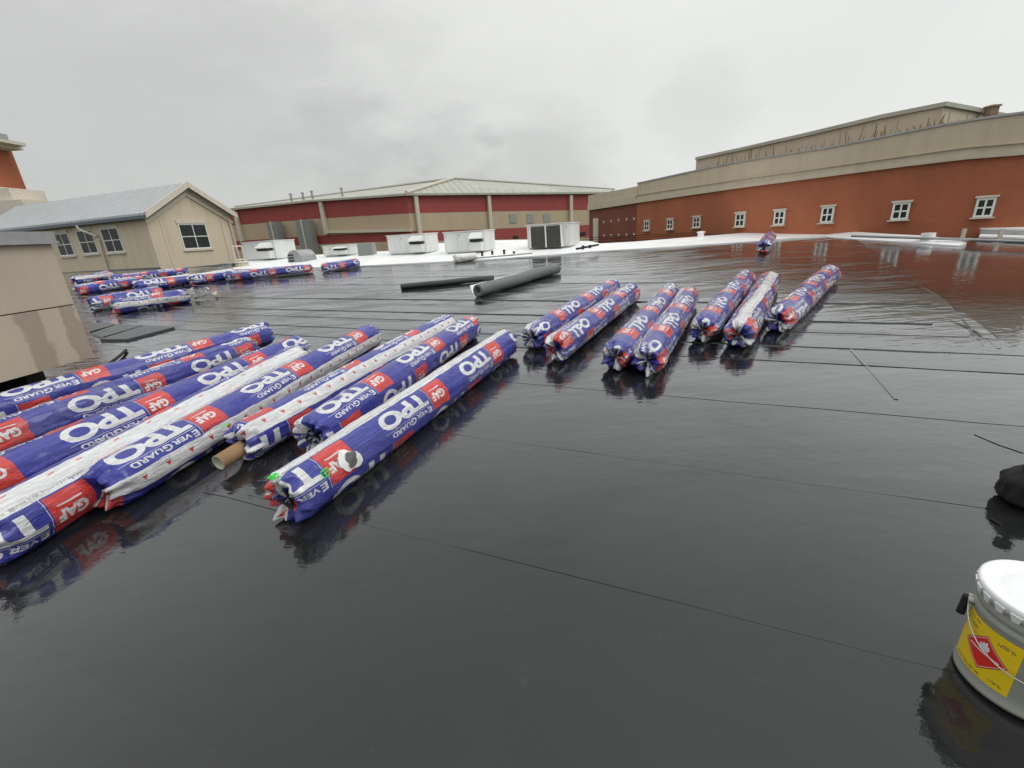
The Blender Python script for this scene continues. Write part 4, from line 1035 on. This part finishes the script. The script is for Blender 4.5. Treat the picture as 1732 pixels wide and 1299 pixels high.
# ------------------------------------------------------------------ rooftop units
def rtu(uL, vL, uR, vR, vtop, label, hood=(.62, .95), depth=1.1, joints=(.3, .6), grille=False):
    a, b_ = P(uL, vL)[:2], P(uR, vR)[:2]; fr = Frame(a, b_); z0 = max(roofz(*a), roofz(*b_)); m_ = (a+b_)/2
    zt_ = upz(a, vtop); h = zt_-min(roofz(*a), roofz(*b_)); zb_ = min(roofz(*a), roofz(*b_))
    t = empty('roof_unit', label, 'air conditioning unit', 'roof units on the white membrane')
    b = bmesh.new(); box(b, fr, .05, fr.L-.05, .05, depth-.05, zb_-.05, zb_+.10); obj('curb', b, M_RTUD, t)
    b = bmesh.new(); box(b, fr, 0, fr.L, 0, depth, zb_+.10, zt_-.03); bmesh.ops.bevel(b, geom=b.edges[:], offset=.012, segments=1); obj('cabinet', b, M_RTU, t)
    b = bmesh.new(); box(b, fr, -.03, fr.L+.03, -.03, depth+.03, zt_-.03, zt_); obj('lid', b, M_RTU, t)
    xs = [0]+[j*fr.L for j in joints]+[hood[0]*fr.L if hood else fr.L]
    for i in range(len(xs)-1):
        b = bmesh.new(); box(b, fr, xs[i]+.02, xs[i+1]-.02, -.014, .0, zb_+.14, zt_-.06); p_ = obj('access_panel', b, M_RTU, t)
        b = bmesh.new(); box(b, fr, xs[i]+.05, xs[i]+.10, -.03, -.013, zt_-.16, zt_-.12); obj('latch', b, M_RTUD, p_)
    if hood:
        x0, x1 = hood[0]*fr.L, hood[1]*fr.L; zh = zt_-.05; zm = zb_+.10+h*.42
        b = bmesh.new(); hexa(b, [fr.w(x0, -.36, zm+h*.10), fr.w(x1, -.36, zm+h*.10), fr.w(x1, -.0, zm+h*.10), fr.w(x0, -.0, zm+h*.10), fr.w(x0, -.38, zm+h*.14), fr.w(x1, -.38, zm+h*.14), fr.w(x1, -.0, zh), fr.w(x0, -.0, zh)]); obj('intake_hood', b, M_RTU, t)
        b = bmesh.new(); box(b, fr, x0+.03, x1-.03, -.30, -.02, zm-.02, zm+h*.10-.003); obj('hood_opening', b, M_DARK, t)
        b = bmesh.new(); box(b, fr, x0, x1, -.26, -.0, zb_+.12, zm-.03); obj('lower_box', b, M_RTU, t)
    if grille:
        for x0, x1 in ((.09, .44), (.46, .80)):
            b = bmesh.new(); y0 = -.02; hexa(b, [fr.w(x0*fr.L+.06, -.28, zb_+.12), fr.w(x1*fr.L+.06, -.28, zb_+.12), fr.w(x1*fr.L+.06, -.003, zb_+.12), fr.w(x0*fr.L+.06, -.003, zb_+.12), fr.w(x0*fr.L-.02, -.05, zt_-.08), fr.w(x1*fr.L-.02, -.05, zt_-.08), fr.w(x1*fr.L-.02, -.003, zt_-.08), fr.w(x0*fr.L-.02, -.003, zt_-.08)]); obj('coil_grille', b, M_COIL, t)
        b = bmesh.new(); x0 = .45
        for xa in (.445, .085, .80): hexa(b, [fr.w(xa*fr.L+.05, -.30, zb_+.10), fr.w(xa*fr.L+.09, -.30, zb_+.10), fr.w(xa*fr.L+.09, -.001, zb_+.10), fr.w(xa*fr.L+.05, -.001, zb_+.10), fr.w(xa*fr.L-.03, -.06, zt_-.05), fr.w(xa*fr.L+.01, -.06, zt_-.05), fr.w(xa*fr.L+.01, -.001, zt_-.05), fr.w(xa*fr.L-.03, -.001, zt_-.05)])
        obj('grille_frame', b, M_RTU, t)
    rebase(t, (a[0], a[1], zb_)); return t
rtu(416, 443, 470, 441, 410, 'leftmost white roof unit, beside the tan house', hood=(.6, .95), joints=(.3,))
rtu(549, 437, 594, 434, 416, 'low white roof unit beside the grey mesh box', hood=(.5, .92), joints=(.22,), depth=1.0)
rtu(659, 434, 722, 431, 398.5, 'white roof unit with side hood, left of the larger one in the middle', hood=(.66, .98), joints=(.34,))
rtu(754, 432, 821, 429, 393, 'white roof unit with side hood just left of the dark grille unit', hood=(.70, .98), joints=(.34,))
rtu(893, 424, 965, 421, 380.5, 'white roof unit with two large dark grilles', hood=None, joints=(.86,), grille=True, depth=1.6)
def blockthing(name, label, cat, u0, v0, u1, v1, vt, mat, depth=.6, parts=()):
    a, b_ = P(u0, v0)[:2], P(u1, v1)[:2]; fr = Frame(a, b_); zb_ = min(roofz(*a), roofz(*b_)); zt_ = upz(a, vt); b = bmesh.new()
    box(b, fr, 0, fr.L, 0, depth, zb_-.03, zt_); bmesh.ops.bevel(b, geom=b.edges[:], offset=min(.03, fr.L*.1), segments=2)
    return b, fr, zb_, zt_
b, fr, zb_, zt_ = blockthing('mesh_box', '', '', 607, 435, 632, 433, 412, M_LOUV)
for k in range(8): box(b, fr, fr.L*k/8+.02, fr.L*k/8+.05, -.02, 0, zb_, zt_-.04)
tag(obj('condenser', b, M_LOUV), 'grey mesh condenser box right of the low white unit', 'condenser')
# curved louvred fan housing right of the first unit
t = empty('exhaust_fan', 'grey curved exhaust fan housing with louvres right of leftmost unit', 'exhaust fan')
a, b_ = P(488, 446)[:2], P(512, 445)[:2]; fr = Frame(a, b_); zb_ = roofz(*a); hh = upz(a, 424)-zb_
b = bmesh.new(); n = 10; prev = None
for k in range(n):
    a0_, a1_ = math.pi*k/n, math.pi*(k+1)/n
    x0, x1 = fr.L*(.5-.5*math.cos(a0_)), fr.L*(.5-.5*math.cos(a1_)); q0, q1 = zb_+hh*(.35+.65*math.sin(a0_)), zb_+hh*(.35+.65*math.sin(a1_))
    hexa(b, [fr.w(x0, 0, zb_), fr.w(x1, 0, zb_), fr.w(x1, .8, zb_), fr.w(x0, .8, zb_), fr.w(x0, 0, q0), fr.w(x1, 0, q1), fr.w(x1, .8, q1), fr.w(x0, .8, q0)])
obj('housing', b, M_VENT, t)
for k in range(3):
    b = bmesh.new(); box(b, fr, .08, fr.L*.45, -.03, .0, zb_+hh*(.15+.22*k), zb_+hh*(.25+.22*k)); obj('louvre', b, M_DARK, t)
rebase(t, (a[0], a[1], zb_))
# cylinders, pipe supports, posts and vents
def vent(u, v, vt, r, mat, name, label, cat, group=None, cap=True, base=True):
    q = P(u, v); h = upz(q[:2], vt)-q[2]; b = bmesh.new(); prof = [(0, -.03)]
    if base: prof += [(r*1.9, -.03), (r*1.9, .02), (r*1.05, h*.2)]
    else: prof += [(r, -.03)]
    prof += [(r, h*.8)]
    if cap: prof += [(r*1.35, h*.8), (r*1.35, h*.92), (r*.5, h)]
    else: prof += [(r, h)]
    prof += [(0, h)]
    lathe(b, prof, q, 20); return tag(obj(name, b, mat, None, smooth=False), label, cat, group)
vent(1185, 403, 391, .10, M_WHITE, 'pipe_vent', 'small white pipe vent on the white membrane under the brick wall', 'vent')
vent(1412, 397, 378, .10, M_CORN, 'pipe_vent', 'tan pipe vent with grey boot at the bend of the white membrane', 'vent')
vent(1567, 411, 394, .13, M_WHITE, 'pipe_vent', 'white wrapped vent on the narrow membrane strip at right', 'vent', cap=False, base=False)
vent(388, 454, 444, .22, M_VENT, 'roof_drain_cap', 'grey round cap at the foot of the house corner', 'vent')
vent(411, 452, 442, .22, M_LINTEL, 'roof_drain_cap', 'tan round cap below the leftmost roof unit', 'vent')
for u, v, vt, lb in ((816, 435, 425, 'first short black post below the grille unit, leftmost'), (833, 433, 424, 'second short black post from the left below the grille unit'), (853, 432, 422, 'third short black post, the tallest below the grille unit'), (869.5, 431, 425, 'fourth short black post, just left of grille unit front'), (986, 424, 415, 'left black pipe stand right of the grille unit'), (998, 422, 414, 'right black pipe stand beside the brick bay')):
    vent(u, v, vt, .035, M_BLACK, 'pipe_post', lb, 'post', 'short black posts by the roof units', cap=True)
b = bmesh.new(); tube(b, [P(800, 437, .16), P(870, 431, .17), P(900, 428, .17)], .02, 6); tag(obj('gas_pipe', b, M_VENT), 'thin grey pipe on short posts in front of the units', 'pipe')
b = bmesh.new(); tube(b, [P(975, 421, .25), P(1012, 414, .22)], .03, 6); tag(obj('gas_pipe', b, M_BLACK), 'short dark pipe between grille unit and brick bay', 'pipe')
# railing by the house corner
t = empty('ladder_rail', 'pale metal rail between the house corner and the leftmost unit', 'rail')
for k, (u, v0_, v1_) in enumerate(((401, 452, 416), (416, 447, 415))):
    q = P(u, v0_); b = bmesh.new(); tube(b, [q, (q[0], q[1], upz(q[:2], v1_))], .03, 6); obj('post', b, M_TRIM, t)
qa, qb = P(401, 452), P(416, 447)
b = bmesh.new(); tube(b, [(qa[0], qa[1], upz(qa[:2], 417)), (qb[0], qb[1], upz(qb[:2], 416))], .03, 6); obj('top_rail', b, M_TRIM, t)
b = bmesh.new(); tube(b, [(qa[0], qa[1], upz(qa[:2], 440)), (qb[0], qb[1], upz(qb[:2], 438))], .03, 6); obj('lower_rail', b, M_TRIM, t)
# pipes and white sheet lying at far right
q0, q1 = P(1560, 404, .1), P(1800, 410, .1)
b = bmesh.new(); tube(b, [P(1440, 399, .12), P(1600, 404, .12), P(1810, 411, .12)], .03, 8); tag(obj('roof_pipe', b, M_VENT), 'long grey pipe running low along the foot of the brick wall', 'pipe')
for k, (u, lb) in enumerate(((1627, 'left pale pipe bracket standing on the long grey pipe'), (1689, 'right pale pipe bracket standing on the long grey pipe'))):
    q = P(u, interp([(1440, 399), (1600, 404), (1810, 411)], u)+1, 0.0); b = bmesh.new(); fr = Frame(q[:2], q[:2]+np.array([1., -.3])); box(b, fr, -.03, .03, -.03, .03, q[2], upz(q[:2], 387)); box(b, fr, -.1, .1, -.04, .04, q[2]-.02, q[2]+.03)
    tag(obj('pipe_bracket', b, M_TRIM), lb, 'bracket', 'brackets on the long pipe')
t = empty('membrane_stack', 'folded white membrane lying on the pipe at the far right', 'roofing membrane')
for k, (dv, th) in enumerate(((0, .03), (3, .03), (6, .03))):
    sh = sheet('folded_layer', [(1654, 406-dv*1.2), (1730, 409-dv*1.2), (1830, 413-dv*1.2), (1834, 406-dv*1.2), (1732, 401-dv*1.2), (1660, 399-dv*1.2)], M_WHITE if k != 1 else M_VENT, th, .06+.045*k, t)
q = P(1732, 405); rebase(t, tuple(q))
# dark bag at the right edge
t = empty('rubbish_bag', 'black knotted plastic bag cut by the right edge of the picture', 'bag')
q = P(1742, 852)
b = bmesh.new(); bmesh.ops.create_icosphere(b, subdivisions=4, radius=1.0)
for v in b.verts:
    c = v.co.copy(); zz = (c.z+1)/2
    k = (1-.55*max(0, zz-.55)/.45*1.0)
    az = math.atan2(c.y, c.x); fold = 1+.05*math.sin(az*7+c.z*3)+.04*math.sin(az*13-c.z*5)
    fl_ = min(1.0, zz/.12); rr_k = (math.sqrt(max(0, 1-max(0, c.z)**2)) if c.z > 0 else 1.0)*(.93+.07*fl_)*k*fold; hl = max(1e-6, math.hypot(c.x, c.y)); v.co = Vector((q[0]+c.x/hl*(.12*rr_k if c.z > -.9 else .12*hl*2), q[1]+c.y/hl*(.115*rr_k if c.z > -.9 else .115*hl*2), q[2]+.004+max(0, zz)**.9*.21))
o = obj('bag_body', b, M_BLACK, t, smooth=True)
b = bmesh.new(); q = q+np.array([-.03, .0, 0.0]); lathe(b, [(0, .185), (.045, .19), (.018, .215), (.02, .225), (.035, .25), (.03, .27), (0, .262)], q, 14); obj('knot', b, M_BLACK, t, smooth=True)
rebase(t, tuple(q))
# loose strip in front of it
b = bmesh.new(); tube(b, [P(1675, 877, .006), P(1682, 881, .008), P(1694, 888, .006)], .006, 5); tag(obj('rubber_scrap', b, M_BLACK), 'tiny black scrap lying in front of the rubbish bag', 'scrap')

# ------------------------------------------------------------------ metal pail bottom right
PC = (1.515, .955); PC = (PC[0], PC[1], roofz(*PC)+.006)
pail = empty('metal_pail', 'grey metal pail with white lid, yellow label and red hazard diamond', 'pail')
M_PAIL = simple('grey painted pail', (.33, .345, .30), .38, .25, .06, 5)
M_LID = simple('white pail lid', (.80, .82, .82), .3, 0, .02, 5)
PR, PRT, PH = .143, .142, .335
b = bmesh.new()
lathe(b, [(0, .008), (PR-.006, .006), (PR-.004, 0), (PR+.003, .002), (PR+.003, .012), (PR, .018), (PR+.001, .06), (PR+(PRT-PR)*.6, .235), (PRT+.003, .245), (PRT+.004, .252), (PRT-.001, .262), (PRT-.001, .268), (PRT+.004, .276), (PRT+.001, .284), (PRT, PH-.02), (PRT, PH)], PC, 96); obj('body', b, M_PAIL, pail, smooth=True)
b = bmesh.new()
lathe(b, [(PRT+.002, PH-.028), (PRT+.009, PH-.026), (PRT+.011, PH-.005), (PRT+.010, PH+.006), (PRT+.002, PH+.010), (PRT-.010, PH+.004), (PRT-.020, PH-.004), (PRT-.035, PH-.005), (PRT-.040, PH-.001), (.05, PH+.001), (0, PH+.001)], PC, 96); ld = obj('lid', b, M_LID, pail, smooth=True)
for k in range(24):
    a = k/24*6.283; b = bmesh.new(); c, s = math.cos(a), math.sin(a); R = PRT+.012; tt = np.array([-s, c, 0]); rr3 = np.array([c, s, 0])
    o_ = np.array([PC[0], PC[1], PC[2]+PH])
    def q3(x, y, z): return o_+tt*x+rr3*(R+y)+np.array([0, 0, z])
    hexa(b, [q3(-.009, -.010, -.036), q3(.009, -.010, -.036), q3(.007, -.003, -.036), q3(-.007, -.003, -.036), q3(-.015, -.010, -.010), q3(.015, -.010, -.010), q3(.013, .001, -.012), q3(-.013, .001, -.012)])
    obj('lid_lug', b, M_LID, ld)
b = bmesh.new(); lathe(b, [(0, PH+.0015), (.004, PH+.004), (0, PH+.005)], (PC[0]+.03, PC[1]-.03, PC[2]), 10); obj('lid_plug', b, M_BLACK, ld)
def band_patch(a0, a1, z0, z1, mat, name, parent, lift=.0015, n=32, skew=0.0):
    """a printed label: a curved sheet on the pail wall with its own thickness and 0..1 UVs"""
    b = bmesh.new(); uvl = b.loops.layers.uv.new('UVMap'); V = []
    for i in range(n+1):
        f = i/n; a = a0+(a1-a0)*f; rows = []
        for j in range(7):
            z = z0+(z1-z0)*j/6+skew*0; R = PR+(PRT-PR)*min(1, z/.235*.6)+lift
            rows.append(b.verts.new((PC[0]+R*math.cos(a), PC[1]+R*math.sin(a), PC[2]+z)))
        V.append(rows)
    for i in range(n):
        for j in range(6):
            f = b.faces.new([V[i][j], V[i+1][j], V[i+1][j+1], V[i][j+1]])
            for lp, (uu, vv) in zip(f.loops, ((i/n, j/6), ((i+1)/n, j/6), ((i+1)/n, (j+1)/6), (i/n, (j+1)/6))): lp[uvl].uv = (uu, vv)
    me = bpy.data.meshes.new(name); b.to_mesh(me); b.free()
    for p in me.polygons: p.use_smooth = True
    return link(name, me, mat, parent)
YEL = np.array([.78, .56, .015]); RD = np.array([.66, .03, .025]); INK = np.array([.06, .05, .03])
LW, LH = 540, 560; lab = np.zeros((LH, LW, 3)); lab[:] = YEL
Xc, Yc, dd_ = 300, 275, 190
raster(lab, np.array([[[Xc-dd_, Yc], [Xc, Yc-dd_], [Xc+dd_, Yc]], [[Xc-dd_, Yc], [Xc+dd_, Yc], [Xc, Yc+dd_]]], float), INK*.8)
d2 = dd_-5; raster(lab, np.array([[[Xc-d2, Yc], [Xc, Yc-d2], [Xc+d2, Yc]], [[Xc-d2, Yc], [Xc+d2, Yc], [Xc, Yc+d2]]], float), RD)
d2 = dd_-14
for sg in (1, -1):
    for s2 in (1, -1):
        raster(lab, np.array([[[Xc+sg*d2, Yc], [Xc, Yc+s2*d2], [Xc, Yc+s2*(d2-5)]], [[Xc+sg*d2, Yc], [Xc+sg*(d2-5), Yc], [Xc, Yc+s2*(d2-5)]]], float), WH)
# flame pictogram
fl = [(-34, 0), (34, 0), (46, 30), (34, 62), (26, 44), (16, 96), (-4, 70), (-16, 84), (-22, 52), (-38, 66), (-46, 30)]
cxf, cyf = Xc, Yc+30; ctr = np.array([cxf, cyf+30.])
for i in range(len(fl)):
    a, c = fl[i], fl[(i+1) % len(fl)]; raster(lab, np.array([[ctr, [cxf+a[0], cyf+a[1]], [cxf+c[0], cyf+c[1]]]], float), WH)
rect(lab, cxf-44, cyf-12, cxf+44, cyf-6, WH)
rect(lab, Xc-130, Yc-8, Xc+130, Yc+8, WH*.8+RD*.2)
rg = random.Random(12)
def ticks(x0, x1, y, h, dens=.8):
    x = x0
    while x < x1:
        w_ = rg.uniform(4, 12)
        if rg.random() < dens: rect(lab, x, y, x+w_, y+h, INK)
        x += w_+rg.uniform(3, 6)
for y in (20, 38): ticks(60, 330, y,12)
for y in (440, 458, 500, 518): ticks(30, 200, y,12)
for y in (455, 475): ticks(380, 500, y, 13)
ticks(400, 500, 60,12); ticks(410, 490, 44,12)
LABI = make_image('hazard_label', lab)
mL = MatB('printed hazard label'); tx = mL.n('ShaderNodeTexImage'); tx.image = LABI; uvn = mL.n('ShaderNodeUVMap'); mL.l(uvn.outputs[0], tx.inputs[0]); mL.l(tx.outputs[0], mL.b.inputs['Base Color']); mL.b.inputs['Roughness'].default_value = .4
M_LABEL = mL.m
camang = math.atan2(-PC[1], -PC[0])
band_patch(camang-1.28, camang-.05, .045, .228, M_LABEL, 'hazard_label', pail)
# bail handle hanging forward with black grip
a1_ = camang-1.35; a2_ = camang+1.45
def onp(a, z, e): return (PC[0]+(PRT+e)*math.cos(a), PC[1]+(PRT+e)*math.sin(a), PC[2]+z)
b = bmesh.new(); pts = []
for k in range(25):
    f = k/24; a = a1_+(a2_-a1_)*f; pts.append(onp(a, .238-.10*math.sin(math.pi*f), .010+.012*math.sin(math.pi*f)))
tube(b, pts, .0022, 6); hd = obj('bail_handle', b, M_WIRE, pail, smooth=True)
b = bmesh.new(); tube(b, [onp(a1_+.02, .245, .016), onp(a1_+.04, .178, .02)], .011, 12); obj('grip', b, M_BLACK, hd)
for a in (a1_, a2_):
    b = bmesh.new(); tube(b, [onp(a, .238, -.002), onp(a, .238, .014)], .016, 14); obj('handle_ear', b, M_WIRE, pail)
rebase(pail, PC)
